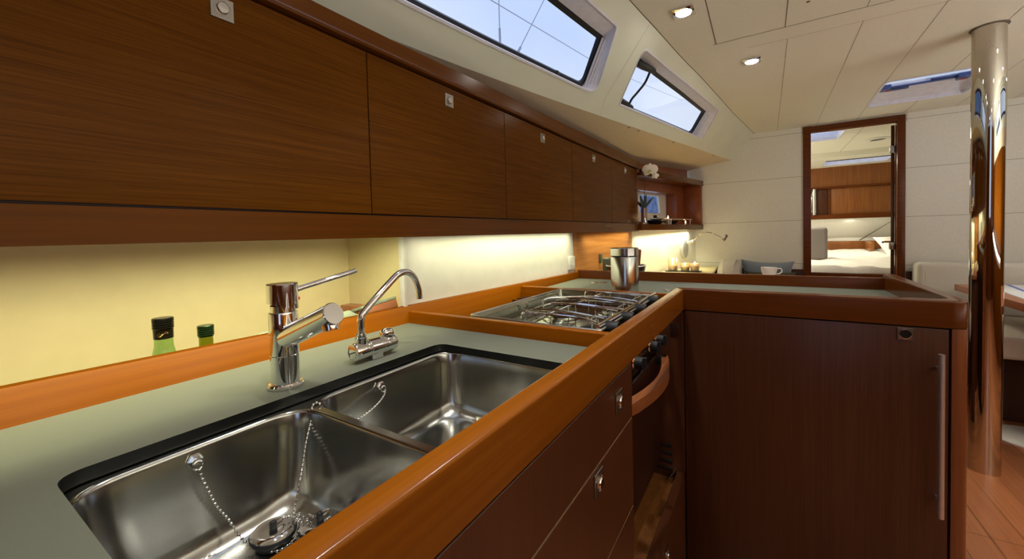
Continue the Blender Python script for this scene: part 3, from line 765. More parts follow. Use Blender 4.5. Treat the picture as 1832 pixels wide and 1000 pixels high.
# ------------------------------------------------------------------ worktop with fiddles
W = -.25
t = thing('galley_worktop', (.9, .6, -.27), 'L-shaped grey-green galley worktop with raised reddish wood fiddle rails', 'worktop')
SX0, SX1, SY0, SY1 = .089, .700, .268, .652
cut = rounded([(SX0, SY0), (SX1, SY0), (SX1, SY1), (SX0, SY1)], .028, 6, 4)
bm = newbm()
tess(bm, [(-.7, .252), (.829, .252), (.829, .893), (-.7, .893)], [cut], lambda x, y: (x, y, W))
a = [bm.verts.new((x, y, W)) for x, y in cut]; b = [bm.verts.new((x, y, W-.0165)) for x, y in cut]
for i in range(len(a)):
    j = (i+1) % len(a); bm.faces.new((a[i], a[j], b[j], b[i])).material_index = 1
mk('sink_worktop', bm, ['worktop', 'black_edge'], t)
bm = newbm()
L2 = [(1.485, .893), (2.12, .893), (2.12, -.405), (1.445, -.405), (1.445, .252), (1.485, .252)]
tess(bm, L2, [], lambda x, y: (x, y, W))
# lid seams of the cold box
strip(bm, [(1.50, .712), (2.08, .712)], .003, W+.0004, 1); strip(bm, [(2.078, .445), (2.068, .279)], .006, W+.0004, 1)
mk('peninsula_worktop', bm, ['worktop', 'black_edge'], t)
bm = newbm(); lathe(bm, [(.018, 0), (.018, .001), (.012, .0015), (.011, -.001), (0, -.001)], (1.79, .35, W+.0005), seg=24); tube(bm, [(1.79+.011*math.cos(a), .35+.011*math.sin(a), W+.003) for a in [2*math.pi*k/16 for k in range(16)]], .0018, 6, closed=True); mk('lid_ring_pull', bm, 'chrome', t)
for (x, y) in ((1.96, .735), (1.96, .69)): bm = newbm(); box(bm, x-.02, x+.02, y-.012, y+.012, W, W+.0015, .0005, 1); mk('lid_hinge', bm, 'steel_plate', t)
zo = lambda x, y: -.1925-.0095*max(0, x)
bm = newbm(); prism(bm, [(-.7, .893), (0, .893), (1, .893), (2.14, .893), (2.14, .912), (1, .912), (0, .912), (-.7, .912)], -.45, zo, .0035, seg=3); mk('fiddle', bm, 'fiddle_lit', t)
bm = newbm(); prism(bm, [(.828, .893), (.828, .2525), (.850, .2525), (.850, .893)], -.262, lambda x, y: -.2155, .004, seg=3); mk('fiddle', bm, 'fiddle_lit_y', t)
bm = newbm(); prism(bm, [(1.478, .893), (1.478, .2525), (1.500, .2525), (1.500, .893)], -.33, lambda x, y: -.2175, .004, seg=3); mk('fiddle', bm, 'fiddle_lit_y', t)
bm = newbm(); prism(bm, [(2.12, .893), (2.12, -.43), (2.142, -.43), (2.142, .912)], -.30, lambda x, y: -.203, .003, seg=3); mk('fiddle', bm, 'trim_y', t)
TOPF = -.188
bm = newbm(); prism(bm, [(-.7, .223), (1.40, .223), (1.44, .252), (-.7, .252)], -.2545, TOPF, .004, seg=3); mk('front_fiddle', bm, 'trim_x', t)
bm = newbm()
outl = [(1.40, .2225)] + arc((1.44, -.39), .04, 180, 270, 8) + [(2.142, -.440)]
inn = [(1.443, .2515)] + arc((1.467, -.383), .022, 180, 270, 6) + [(2.142, -.405)]
prism(bm, outl+inn[::-1], -.2545, TOPF, .004, seg=3); mk('peninsula_fiddle', bm, 'trim_y', t)

# ------------------------------------------------------------------ twin sink
t = thing('double_sink', (.39, .46, -.42), 'stainless steel double bowl sink let into the worktop under the taps', 'sink')
zr = W-.0172
def bowl(x0, x1, y0, y1, depth, name):
    bm = newbm(); rings = []
    lv = [(0, 0, .052), (.001, -.0004, .052), (.0025, -.0018, .052), (.0035, -.005, .052), (.006, -depth*.2, .052), (.011, -depth*.5, .052), (.017, -depth*.78, .054), (.022, -depth*.88, .056), (.031, -depth*.955, .058), (.043, -depth*.992, .060), (.058, -depth, .055)]
    for ins, dz, r in lv:
        L = rounded([(x0+ins, y0+ins), (x1-ins, y0+ins), (x1-ins, y1-ins), (x0+ins, y1-ins)], r, 10, 4)
        rings.append([bm.verts.new((x, y, zr-.001+dz)) for x, y in L])
    for A, B in zip(rings[:-1], rings[1:]):
        for i in range(len(A)):
            j = (i+1) % len(A); bm.faces.new((A[i], A[j], B[j], B[i]))
    cx_, cy_ = (x0+x1)/2, (y0+y1)/2
    ring = [bm.verts.new((cx_+.045*math.cos(a), cy_+.045*math.sin(a), zr-depth-.002)) for a in [2*math.pi*k/24 for k in range(24)]]
    lp = [(v.co.x, v.co.y) for v in rings[-1]]; hl = [(v.co.x, v.co.y) for v in ring]
    tess(bm, lp, [hl], lambda x, y: (x, y, zr-.001-depth))
    o = mk(name, bm, 'steel', t, angle=75)
    bm = newbm(); lathe(bm, [(.047, .001), (.044, -.001), (.038, -.006), (.03, -.010), (0, -.012)], (cx_, cy_, zr-depth), seg=32); mk('drain', bm, 'chrome', o)
BA = (.088, .359, .285, .642); BB = (.370, .716, .285, .645)
DEP = .142
bowl(*BA, DEP, 'bowl'); bowl(*BB, DEP, 'bowl')
bm = newbm()
tess(bm, [(SX0-.02, SY0-.02), (.74, SY0-.02), (.74, SY1+.02), (SX0-.02, SY1+.02)],
     [rounded([(q[0], q[2]), (q[1], q[2]), (q[1], q[3]), (q[0], q[3])], .052, 10, 4) for q in (BA, BB)], lambda x, y: (x, y, zr-.001))
mk('sink_rim', bm, 'steel', t)

# chains and plugs
def chain_mesh(bm, path, r=.0023, step=.0062):
    P = path; acc = 0; last = P[0]; ball(bm, last, r, 8, 6)
    for a, b in zip(P[:-1], P[1:]):
        d = (b-a).length
        if d < 1e-6: continue
        s = step-acc
        while s <= d:
            ball(bm, a.lerp(b, s/d), r, 8, 6); s += step
        acc = d-(s-step)
    tube(bm, P, .0006, 4)
def eye(x, y, z):
    bm = newbm(); lathe(bm, [(.0085, 0), (.0085, .004), (.006, .006), (0, .006)], (x, y+.006, z), (0, -1, 0), 6)
    tube(bm, [(x+.0055*math.cos(a), y-.004, z-.005+.0055*math.sin(a)) for a in [2*math.pi*k/14 for k in range(14)]], .0012, 6, closed=True)
    return bm
fl = zr-DEP
t1 = thing('sink_plug', (.270, .566, fl), 'steel topped black sink plug in the near bowl, the fully visible left one', 'plug')
def plug(t_, c, tilt):
    A_ = Matrix.Translation(c) @ Matrix.Rotation(math.radians(tilt), 4, 'X')
    bm = newbm(); lathe(bm, [(0, 0), (.021, 0), (.0235, .005), (.0265, .009), (.0285, .013), (.0285, .0165), (.027, .0175)], seg=40); [setattr(v, 'co', A_ @ v.co) for v in bm.verts]; mk('rubber_body', bm, 'rubber', t_)
    bm = newbm(); lathe(bm, [(.0278, .0168), (.0255, .0195), (.020, .0215), (.013, .0208), (.008, .0200), (0, .0198)], seg=40); [setattr(v, 'co', A_ @ v.co) for v in bm.verts]; mk('steel_cap', bm, 'chrome', t_)
    bm = newbm(); box(bm, -.0045, .0045, -.0035, .0035, .018, .031, .003, 3); tube(bm, [(.006+.008*math.cos(a), 0, .026+.003*math.sin(a)) for a in [2*math.pi*k/12 for k in range(12)]], .001, 6, closed=True, mi=1); [setattr(v, 'co', A_ @ v.co) for v in bm.verts]; mk('plug_lug', bm, ['rubber', 'chrome'], t_)
plug(t1, (.270, .566, fl), 0)
t2 = thing('sink_plug', (.312, .523, fl), 'steel topped black sink plug in the near bowl, half hidden by the front rail', 'plug')
plug(t2, (.312, .523, fl+.001), -6)
t = thing('plug_chain', (.21, .62, -.29), 'steel ball chain hanging from the eye on the near bowl wall to the left plug', 'chain')
mk('chain_eye', eye(.210, .630, -.284), 'chrome', t)
path = smoothpath([Vector(p) for p in ((.209, .620, -.293), (.210, .613, -.305), (.214, .606, -.322), (.220, .604, -.342), (.231, .600, -.365), (.238, .594, -.385), (.244, .584, -.399), (.248, .568, fl+.004), (.256, .550, fl+.004), (.267, .538, fl+.005), (.281, .533, fl+.012), (.294, .540, fl+.020), (.298, .552, fl+.020), (.290, .560, fl+.026), (.281, .566, fl+.026))], 5)
bm = newbm(); chain_mesh(bm, path); mk('ball_chain', bm, 'chrome', t)
t = thing('plug_chain', (.512, .62, -.29), 'steel ball chain looped over the sink divider from the far bowl to the right plug', 'chain')
mk('chain_eye', eye(.512, .632, -.286), 'chrome', t)
zt_ = zr+.002
path = smoothpath([Vector(p) for p in ((.509, .620, -.292), (.500, .612, -.296), (.485, .607, -.302), (.465, .606, -.310), (.447, .605, -.314), (.420, .605, -.315), (.393, .606, -.306), (.378, .609, -.285), (.371, .612, zt_), (.365, .613, zt_+.004), (.358, .612, zt_), (.352, .607, -.285), (.340, .601, -.31), (.3225, .586, -.345), (.303, .573, fl+.024), (.297, .562, fl+.022), (.304, .555, fl+.018), (.292, .548, fl+.024), (.300, .540, fl+.016), (.308, .546, fl+.022), (.306, .534, fl+.026), (.310, .526, fl+.027))], 5)
bm = newbm(); chain_mesh(bm, path)
chain_mesh(bm, smoothpath([Vector(p) for p in ((.296, .560, fl+.026), (.292, .552, fl+.024), (.298, .545, fl+.015), (.290, .538, fl+.013), (.296, .532, fl+.008), (.302, .538, fl+.022), (.296, .548, fl+.028), (.301, .555, fl+.026), (.294, .544, fl+.020))], 4))
mk('ball_chain', bm, 'chrome', t)

# ------------------------------------------------------------------ mixer tap
FXc = Vector((.366, .702, W))
t = thing('mixer_tap', tuple(FXc), 'tall chrome mixer tap with a thick angled spout and a rod lever', 'tap')
bm = newbm(); lathe(bm, [(0, 0), (.0275, 0), (.0285, .002), (.0285, .005), (.0265, .0075), (.0225, .008)], FXc, seg=48); mk('base_ring', bm, 'chrome', t)
bm = newbm(); lathe(bm, [(.0225, .007), (.0225, .0550), (.0231, .0556), (.0231, .0562), (.0225, .057), (.0225, .0895), (.0219, .0898), (.0219, .0905), (.0227, .091), (.0227, .1280), (.0222, .1295), (.018, .1300)], FXc, seg=56); mk('tap_body', bm, 'chrome', t)
bm = newbm(); lathe(bm, [(.0195, .130), (.0195, .141)], FXc, seg=40); mk('tap_neck', bm, 'chrome', t)
bm = newbm()                                   # cap with its slanted lower edge
n = 56; r_ = .0243; top = [bm.verts.new(FXc+Vector((r_*math.cos(2*math.pi*k/n), r_*math.sin(2*math.pi*k/n), .1775))) for k in range(n)]
tp2 = [bm.verts.new(FXc+Vector(((r_-.0012)*math.cos(2*math.pi*k/n), (r_-.0012)*math.sin(2*math.pi*k/n), .1787))) for k in range(n)]
low = []
for k in range(n):
    a = 2*math.pi*k/n; s = math.cos(a-math.radians(-28))
    low.append(bm.verts.new(FXc+Vector((r_*math.cos(a), r_*math.sin(a), .1405+.0065*(-s)))))
ins = [bm.verts.new(FXc+Vector((.0195*math.cos(2*math.pi*k/n), .0195*math.sin(2*math.pi*k/n), low[k].co.z-FXc.z+.001))) for k in range(n)]
for k in range(n):
    j = (k+1) % n; bm.faces.new((low[k], low[j], top[j], top[k])); bm.faces.new((ins[k], ins[j], low[j], low[k])); bm.faces.new((top[k], top[j], tp2[j], tp2[k]))
bm.faces.new(tp2); cap = mk('tap_cap', bm, 'chrome', t)
ld = Vector((.113, -.020, .025))
bm = newbm(); p0 = FXc+Vector((.018, -.004, .165)); tube(bm, [p0, p0+ld*.14, p0+ld*.98, p0+ld], [.0055, .0047, .0047, .0040], 20); mk('lever', bm, 'chrome', cap)
bm = newbm(); ball(bm, FXc+Vector((.0235, -.006, .150)), .0035, 10, 8); mk('temperature_dot', bm, 'red_dot', cap)
sp0 = FXc+Vector((0, -.002, .083)); sd = Vector((.006, -.134, .054)); sdn = sd.normalized()
bm = newbm(); tube(bm, [sp0, sp0+sd*.15, sp0+sd*.99, sp0+sd*1.0], [.0195, .0188, .0178, .0166], 40); spt = mk('spout', bm, 'chrome', t)
bm = newbm(); lathe(bm, [(.0125, -.010), (.0130, .010), (.0125, .022), (.0105, .023), (.010, .018), (0, .018)], sp0+sd*.90, (sdn.x*.25, sdn.y*.25-.02, -1), 32); mk('aerator', bm, 'chrome', spt)

# folding tap
T0 = Vector((.545, .700, W))
t = thing('folding_tap', tuple(T0), 'smaller chrome folding tap with a thin swan neck lying on a horizontal barrel', 'tap')
axd = Vector((1, .0, 0)); bz = W+.0225; by = .700
bm = newbm(); lathe(bm, [(0, 0), (.0150, 0), (.0178, .0015), (.0186, .004), (.0186, .034), (.0182, .0355), (.0182, .037), (.0192, .0375), (.0192, .067), (.0184, .068), (.0184, .0695), (.0192, .070), (.0192, .100), (.0175, .104), (0, .104)], (.497, by, bz), axd, 44); mk('barrel', bm, 'chrome', t)
bm = newbm(); lathe(bm, [(.0130, -.0006), (.0130, .0004), (0, .0004)], (.4968, by, bz), axd, 28); mk('end_cap', bm, 'steel_plate', t)
bm = newbm(); F_ = frame_at((.4960, by, bz), (0, 1, -.35)); box(bm, -.0105, .0105, -.0006, .0006, -.0011, .0011, 0, frame=F_); mk('end_slot', bm, 'black', t)
bm = newbm(); box(bm, .534, .562, by-.0165, by+.0165, W, W+.028, .003, 3); mk('mounting_block', bm, 'chrome', t)
bm = newbm(); box(bm, .570, .600, by-.012, by+.012, W+.025, W+.056, .010, 4); mk('thumb_lever', bm, 'chrome', t)
C0 = Vector((.5185, by, W))
bm = newbm(); lathe(bm, [(.0118, .030), (.0118, .050), (.0104, .051), (.0104, .057), (.0078, .0585)], C0, seg=32); mk('collar', bm, 'chrome', t)
pts = [(.5185, .700, W+.055), (.5190, .7000, W+.078), (.5205, .6996, W+.090), (.5275, .6988, W+.101), (.560, .696, W+.129), (.602, .693, W+.162), (.617, .692, W+.1715), (.632, .691, W+.1745), (.647, .690, W+.171), (.6600, .6895, W+.160), (.6685, .6892, W+.145), (.673, .689, W+.128), (.675, .689, W+.108)]
bm = newbm(); tube(bm, smoothpath([Vector(p) for p in pts], 5), .0074, 24); mk('swan_neck', bm, 'chrome', t)

# ------------------------------------------------------------------ things behind the fiddle, in the niche
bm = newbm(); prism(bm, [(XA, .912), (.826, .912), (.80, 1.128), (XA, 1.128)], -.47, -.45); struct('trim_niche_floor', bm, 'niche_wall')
def bottle(x, y, ztop, r, capm, gm, label, tall=.30, sleeve=None):
    zb = -.45; t = thing('bottle', (x, y, zb), label, 'bottle')
    bm = newbm(); hh = ztop-zb
    lathe(bm, [(0, 0), (.036, 0), (.0375, .004), (.0375, hh-.125), (.034, hh-.105), (r+.004, hh-.075), (r, hh-.055), (r*.93, hh-.02)], (x, y, zb), seg=40); g = mk('glass', bm, gm, t)
    pf = [(r*1.02, -.024), (r*1.06, -.0225)]
    for k in range(4): z = -.021+k*.0042; pf += [(r*1.08, z), (r*1.14, z+.0012), (r*1.14, z+.0026), (r*1.04, z+.0036)]
    pf += [(r*1.13, -.0045), (r*1.13, -.0012), (r*1.06, 0), (0, 0.0002)]
    bm = newbm(); lathe(bm, pf, (x, y, ztop), seg=40); c = mk('screw_cap', bm, capm, t)
    if sleeve:
        bm = newbm(); lathe(bm, [(r*1.03, -.0405), (r*1.05, -.024)], (x, y, ztop), seg=40); mk('neck_sleeve', bm, 'bottle_cap', t)
        return t, c
    return t, c
bt, cp = bottle(.290, 1.0, -.143, .0150, 'bottle_cap', 'bottle_glass', 'green glass bottle with a black screw cap and gold script, behind the fiddle rail', sleeve=True)
# gold handwriting "Guido" around the sleeve
bm = newbm()
gl_ = {'G': [[(.9, .95), (.55, 1.1), (.15, .75), (.05, .3), (.4, 0), (.75, .25), (.8, .5), (.5, .48), (.8, .5), (.72, -.3), (.4, -.45), (.2, -.2)]],
       'u': [[(0, .5), (.05, .1), (.25, 0), (.45, .5), (.45, .1), (.6, 0)]], 'i': [[(0, .5), (.03, .1), (.2, 0)], [(.03, .72), (.05, .78)]],
       'd': [[(.4, .45), (.1, .45), (0, .15), (.2, 0), (.4, .3), (.55, 1.1), (.42, .15), (.6, 0)]], 'o': [[(.2, .5), (0, .25), (.15, 0), (.38, .2), (.3, .45), (.2, .5), (.6, .52)]]}
cur = 0; strokes = []
for ch in 'Guido':
    for s in gl_[ch]: strokes.append([(cur+p[0], p[1]) for p in s])
    cur += {'G': 1.0, 'u': .62, 'i': .28, 'd': .6, 'o': .6}[ch]
strokes.append([(.9, -.35), (3.4, -.02)])
rr = .0150*1.07; a0 = math.atan2(-1.0, -.29)-.62
for s in strokes:
    tube(bm, [Vector((.290+rr*math.cos(a0+u*.32), 1.0+rr*math.sin(a0+u*.32), -.143-.0345+v*.0052+u*.0018)) for u, v in s], .00035, 5)
mk('script_print', bm, 'gold', bt, label='gold handwritten lettering')
bottle(.360, 1.0, -.172, .0130, 'bottle_cap_green', 'bottle_glass_amber', 'yellow glass bottle with a green screw cap, right of the two bottles')
# marbled board with dark edge leaning in the niche, and a wooden ledge
t = thing('chopping_board', (.78, .985, -.22), 'marbled grey green board with a brown underside leaning behind the folding tap', 'board')
Fb = frame_at((.775, .985, -.196), (1, .04, .09), (-.05, .30, 1)); bm = newbm(); box(bm, -.075, .085, -.045, .045, -.002, .006, .002, frame=Fb); mk('board_face', bm, 'marbled', t)
bm = newbm(); box(bm, -.070, .080, -.044, .044, -.026, -.002, .002, frame=Fb); mk('board_underside', bm, 'table_wood', t)
Fb = frame_at((.58, .955, -.213), (1, .03, .05), (-.05, -.25, 1)); bm = newbm(); box(bm, -.13, .115, -.028, .028, -.006, .006, .003, frame=Fb)
tag(mk('board_strip', bm, 'marbled'), 'long marbled grey green strip lying behind the fiddle rail between the two taps', 'board')
bm = newbm(); box(bm, .765, .803, 1.02, 1.128, -.45, -.203, .002); tag(mk('wood_block', bm, 'table_wood'), 'small brown wooden block in the back corner of the niche', 'block')

# ------------------------------------------------------------------ hob and oven
t = thing('gas_cooker', (1.16, .48, -.7), 'stainless steel gimballed gas cooker with hob and dark oven, set in the worktop', 'cooker')
X0, X1, Y0, Y1, ZT = .870, 1.462, .315, .70, -.219
bm = newbm()           # open tray: outer box, inner walls with a rolled rim
def ring(x0, x1, y0, y1, z, r): return [bm.verts.new((x, y, z-(.004 if y < .45 and z > -.23 else 0))) for x, y in rounded([(x0, y0), (x1, y0), (x1, y1), (x0, y1)], r, 4, 3)]
rg = [ring(X0, X1, Y0, Y1, ZT-.06, .012), ring(X0, X1, Y0, Y1, ZT-.003, .012), ring(X0+.001, X1-.001, Y0+.001, Y1-.001, ZT, .012), ring(X0+.006, X1-.006, Y0+.006, Y1-.006, ZT, .010), ring(X0+.008, X1-.008, Y0+.008, Y1-.008, ZT-.004, .010), ring(X0+.010, X1-.010, Y0+.010, Y1-.012, ZT-.047, .010), ring(X0+.018, X1-.018, Y0+.018, Y1-.02, ZT-.052, .010)]
for A, B in zip(rg[:-1], rg[1:]):
    for i in range(len(A)): j = (i+1) % len(A); bm.faces.new((A[i], A[j], B[j], B[i]))
bm.faces.new(rg[-1])
pmat('hob_steel', (.46, .47, .39), .18, 1, noise=(9, .08))
mk('hob_tray', bm, 'hob_steel', t, angle=40)
bm = newbm(); rl = rounded([(X0+.003, Y0+.003), (X1-.003, Y0+.003), (X1-.003, Y1-.003), (X0+.003, Y1-.003)], .012, 4, 3); tube(bm, [(x, y, ZT+.0005-(.004 if y < .45 else 0)) for x, y in rl], .0032, 8, closed=True); mk('tray_rim', bm, 'rim_steel', t)
bm = newbm()           # pressed ribs along the back of the tray
for k in range(3): tube(bm, [(X0+.03, Y1-.06-.016*k, ZT-.0515), (X1-.03, Y1-.06-.016*k, ZT-.0515)], .0028, 6)
for (xa_, xb_) in ((X0+.04, 1.13), (1.18, X1-.04)):
    tube(bm, [(xa_, Y1-.0125, ZT-.028), (xa_, Y1-.0125, ZT-.014), (xa_+.01, Y1-.0115, ZT-.010), (xb_-.01, Y1-.0115, ZT-.010), (xb_, Y1-.0125, ZT-.014), (xb_, Y1-.0125, ZT-.028)], .0022, 6)
mk('tray_ribs', bm, 'hob_steel', t)
zb_ = ZT-.052
for (bx, by, br) in ((1.02, .40, .034), (1.31, .43, .040), (1.16, .55, .046)):
    bm = newbm(); lathe(bm, [(br*1.35, 0), (br*1.3, .004), (br, .006), (br*.95, .012), (br*.8, .014)], (bx, by, zb_), seg=32)
    bu = mk('burner', bm, 'hob_steel', t)
    bm = newbm(); lathe(bm, [(br*.8, .013), (br*.82, .018), (br*.6, .021), (0, .0215)], (bx, by, zb_), seg=32); mk('burner_cap', bm, 'black', bu)
def wirepart(name, pts, r=.0031, n=5, m='chrome'):
    bm = newbm(); tube(bm, smoothpath([Vector(p) for p in pts], n), r, 10); return mk(name, bm, m, t)
def hairpin(xl, xr, y0, y1, z, dz):
    m_ = (y0+y1)/2
    return [(xr, y0, z-dz), (xr, m_-.05, z-dz*.2), (xr, m_+.02, z+.003), (xr, y1-.012, z), (xr-.006, y1-.003, z), ((xl+xr)/2, y1+.004, z), (xl+.006, y1-.003, z), (xl, y1-.012, z), (xl, m_+.02, z+.003), (xl, m_-.05, z-dz*.2), (xl, y0, z-dz)]
wirepart('pan_support', hairpin(.93, 1.035, .328, .53, -.199, .007)); wirepart('pan_support', hairpin(1.085, 1.19, .328, .55, -.206, .004))
wirepart('pan_support', [(.885, .330, -.207), (.888, .37, -.200), (.884, .44, -.198), (.89, .49, -.199), (.893, .535, -.202), (.893, .54, -.232)])
wirepart('pan_support', [(1.36, .330, -.21), (1.35, .37, -.204), (1.33, .45, -.203), (1.33, .52, -.204), (1.33, .535, -.207), (1.33, .54, -.235)])
wirepart('pan_support', [(1.24, .330, -.212), (1.25, .40, -.207), (1.25, .48, -.206), (1.20, .56, -.206), (1.14, .60, -.207), (1.14, .605, -.235)])
for y in (.36, .50):
    wirepart('pan_rest', [(.90, y, -.217), (1.0, y, -.216), (1.2, y, -.216), (1.42, y, -.217)], .0022)
for x in (1.0, 1.22, 1.40):
    wirepart('pan_rest', [(x, .345, -.217), (x, .45, -.216), (x, .60, -.217)], .0022); 
for x in (.93, 1.035, 1.085, 1.19, 1.25, 1.33, 1.40):
    for y in (.36, .47): bm = newbm(); tube(bm, [(x, y, zb_), (x, y, -.206)], .0018, 6); mk('support_pin', bm, 'chrome', t)
bm = newbm(); box(bm, X0+.01, X1-.02, .318, .330, -.226, -.213, .002); tube(bm, [(X0+.005, .324, -.211), (X1-.015, .324, -.211)], .0035, 8); mk('front_bar', bm, 'chrome', t)
for x in (.925, 1.055, 1.19, 1.35):
    bm = newbm(); lathe(bm, [(0, 0), (.0145, 0), (.0155, .002), (.0155, .030), (.0145, .032), (0, .032)], (x, .322, -.224), (0, -1, 0), 28); mk('clamp_knob', bm, 'rubber', t)
# oven box and front
bm = newbm(); box(bm, .875, 1.36, .305, .70, -.755, -.285, .004); mk('oven_body', bm, 'oven_black', t)
bm = newbm(); box(bm, .875, 1.36, .296, .306, -.385, -.287, .003); mk('control_panel', bm, 'oven_black', t)
for x in (1.065, 1.24, 1.325):
    bm = newbm(); lathe(bm, [(.020, 0), (.021, .003), (.017, .006)], (x, .297, -.345), (0, -1, 0), 24); k_ = mk('oven_knob', bm, 'chrome', t)
    bm = newbm(); lathe(bm, [(.0165, .004), (.0155, .026), (0, .027)], (x, .297, -.345), (0, -1, 0), 24); box(bm, x-.003, x+.003, .262, .272, -.361, -.329, .001, 1); mk('knob_grip', bm, 'rubber', k_)
bm = newbm(); box(bm, .880, 1.355, .290, .300, -.745, -.392, .003); od = mk('oven_door', bm, 'blackish_brown', t)
bm = newbm(); hp = []
for k in range(13):
    u = k/12; x = .90+.44*u; hp.append((x, .262-.035*math.sin(math.pi*u)))
wallstrip(bm, hp, .022, -.425, -.395, .004, seg=2, bb=True); mk('oven_handle', bm, 'oven_handle', od)
for xb in (.905, 1.315): bm = newbm(); box(bm, xb, xb+.025, .262, .292, -.425, -.395, .002); mk('handle_bracket', bm, 'black', od)
bm = newbm(); tube(bm, [(1.10+.02*math.cos(a), .2895, -.48+.014*math.sin(a)) for a in [2*math.pi*k/24 for k in range(24)]], .0008, 5, closed=True); mk('oven_emblem', bm, 'steel_plate', od)
bm = newbm(); box(bm, 1.361, 1.3995, .23, .235, -.80, -.27); 
bm.free()
bm = newbm(); tube(bm, [(1.36, .40, -.50), (1.40, .40, -.50)], .012, 12); mk('gimbal_pin', bm, 'steel_plate', t)

# ------------------------------------------------------------------ base cabinets
Y = .223
def latch(parent, c, nrm, xdir, s=.018):
    F_ = frame_at(Vector(c)+Vector(nrm)*.0012, xdir); bm = newbm(); box(bm, -s, s, -.0012, .0012, -s*1.05, s*1.05, .0006, 1, frame=F_)
    p = mk('latch_plate', bm, 'steel_plate', parent)
    bm = newbm(); lathe(bm, [(.0125, .0022), (.0115, .0010), (.0095, .0010), (.0095, .0045), (.0082, .0062), (0, .0066)], Vector(c)+Vector(nrm)*.0012, nrm, 32); mk('latch_knob', bm, 'chrome', p)
t = thing('drawer_unit', (.3, .5, -1.16), 'dark reddish wood drawer unit under the sink with three drawers and chrome latches', 'cabinet')
bm = newbm(); box(bm, -.6, .786, Y+.020, .88, -1.10, -.44, .001); box(bm, .771, .787, Y+.0195, .88, -.44, -.262); box(bm, -.6, .786, Y+.06, .88, -1.16, -1.10); box(bm, -.6, .771, Y+.0195, .245, -.44, -.262); mk('cabinet_body', bm, 'blackish_brown', t)
dz = [(-.2575, -.3645, .700, -.302), (-.367, -.5435, .59, -.392), (-.546, -.80, .59, -.64), (-.803, -1.09, .59, -.94)]
for z1, z0, lx, lz in dz:
    bm = newbm(); box(bm, -.58, .787, Y, Y+.018, z0, z1, .0008, 1, mi=0)
    for f in bm.faces:
        if f.normal.z > .9 and z1 < -.3: f.material_index = 1
    d = mk('drawer', bm, ['veneer_z', 'seam_gold'], t); latch(d, (lx, Y, lz), (0, -1, 0), (1, 0, 0))
# oven recess: liner, floor with loose flap board and lower door
t = thing('oven_recess_cabinet', (1.1, .5, -1.16), 'dark wood cabinet around the oven with an open compartment below it', 'cabinet')
bm = newbm(); box(bm, .789, .800, Y+.018, .88, -1.15, -.262); box(bm, 1.3855, 1.3995, Y, .88, -1.15, -.262); box(bm, .80, 1.3855, .80, .82, -1.15, -.262); mk('recess_lining', bm, 'veneer_z', t)
bm = newbm(); box(bm, .80, 1.3855, Y+.03, .80, -.835, -.822); mk('recess_floor', bm, 'fwd_wood_z', t)
bm = newbm(); box(bm, .789, 1.397, Y, Y+.024, -1.09, -.795, .001, 1); d = mk('front_board', bm, 'veneer_z', t); latch(d, (1.085, Y, -.86), (0, -1, 0), (1, 0, 0))
bm = newbm()
for k in range(4):
    z = -.715-.026*k; tube(bm, [(1.3835, .262+.0, z), (1.3835, .315+.022*k, z)], .0045, 8)
mk('vent_slots', bm, 'gap', t)
bm = newbm(); tube(bm, [(1.385, .255, -.80), (1.345, .262, -.80)], .003, 8); mk('bolt', bm, 'chrome', t)
bm = newbm(); box(bm, 1.3815, 1.386, .235, .262, -.345, -.300, .002); mk('wall_socket', bm, 'blackish_brown', t)

# peninsula cabinet
t = thing('peninsula_cabinet', (1.77, -.09, -1.16), 'dark reddish wood peninsula cabinet with one tall door and a long bar handle', 'cabinet')
bm = newbm(); prism(bm, [(1.421, .88), (1.421, -.41), (2.135, -.41), (2.135, .88)], -1.10, -.262); prism(bm, [(1.47, .80), (1.47, -.36), (2.10, -.36), (2.10, .80)], -1.16, -1.10); mk('cabinet_body', bm, 'blackish_brown', t)
bm = newbm(); box(bm, 1.402, 1.420, -.3875, .2215, -1.095, -.2585, .0015, 2); d = mk('cabinet_door', bm, 'veneer_z', t)
bm = newbm(); box(bm, 1.3996, 1.402, -.3235, -.2925, -.2935, -.2615, .0006, 1); p_ = mk('latch_plate', bm, 'steel_plate', d)
bm = newbm(); lathe(bm, [(.0125, 0), (.0125, .0012), (.0105, .0014), (.0100, .0006)], (1.3996, -.308, -.2775), (-1, 0, 0), 32); mk('latch_ring', bm, 'chrome', p_)
bm = newbm(); lathe(bm, [(.0102, .0005), (0, .0005)], (1.3996, -.308, -.2775), (-1, 0, 0), 32); mk('latch_hole', bm, 'gap', p_)
bm = newbm(); hy = -.3675; tube(bm, [(1.375, hy, -.725), (1.375, hy, -.3155)], .0065, 24)
for z in (-.355, -.685): tube(bm, [(1.375, hy, z), (1.403, hy+.0, z)], .004, 12)
mk('bar_handle', bm, 'handle_steel', d)
bm = newbm(); prism(bm, [(1.402, -.3925)] + arc((1.435, -.395), .033, 180, 270, 8) + [(2.135, -.428), (2.135, -.411), (1.421, -.411), (1.421, -.3925)], -1.10, -.2565, .001); mk('corner_post', bm, 'trim_z', t)

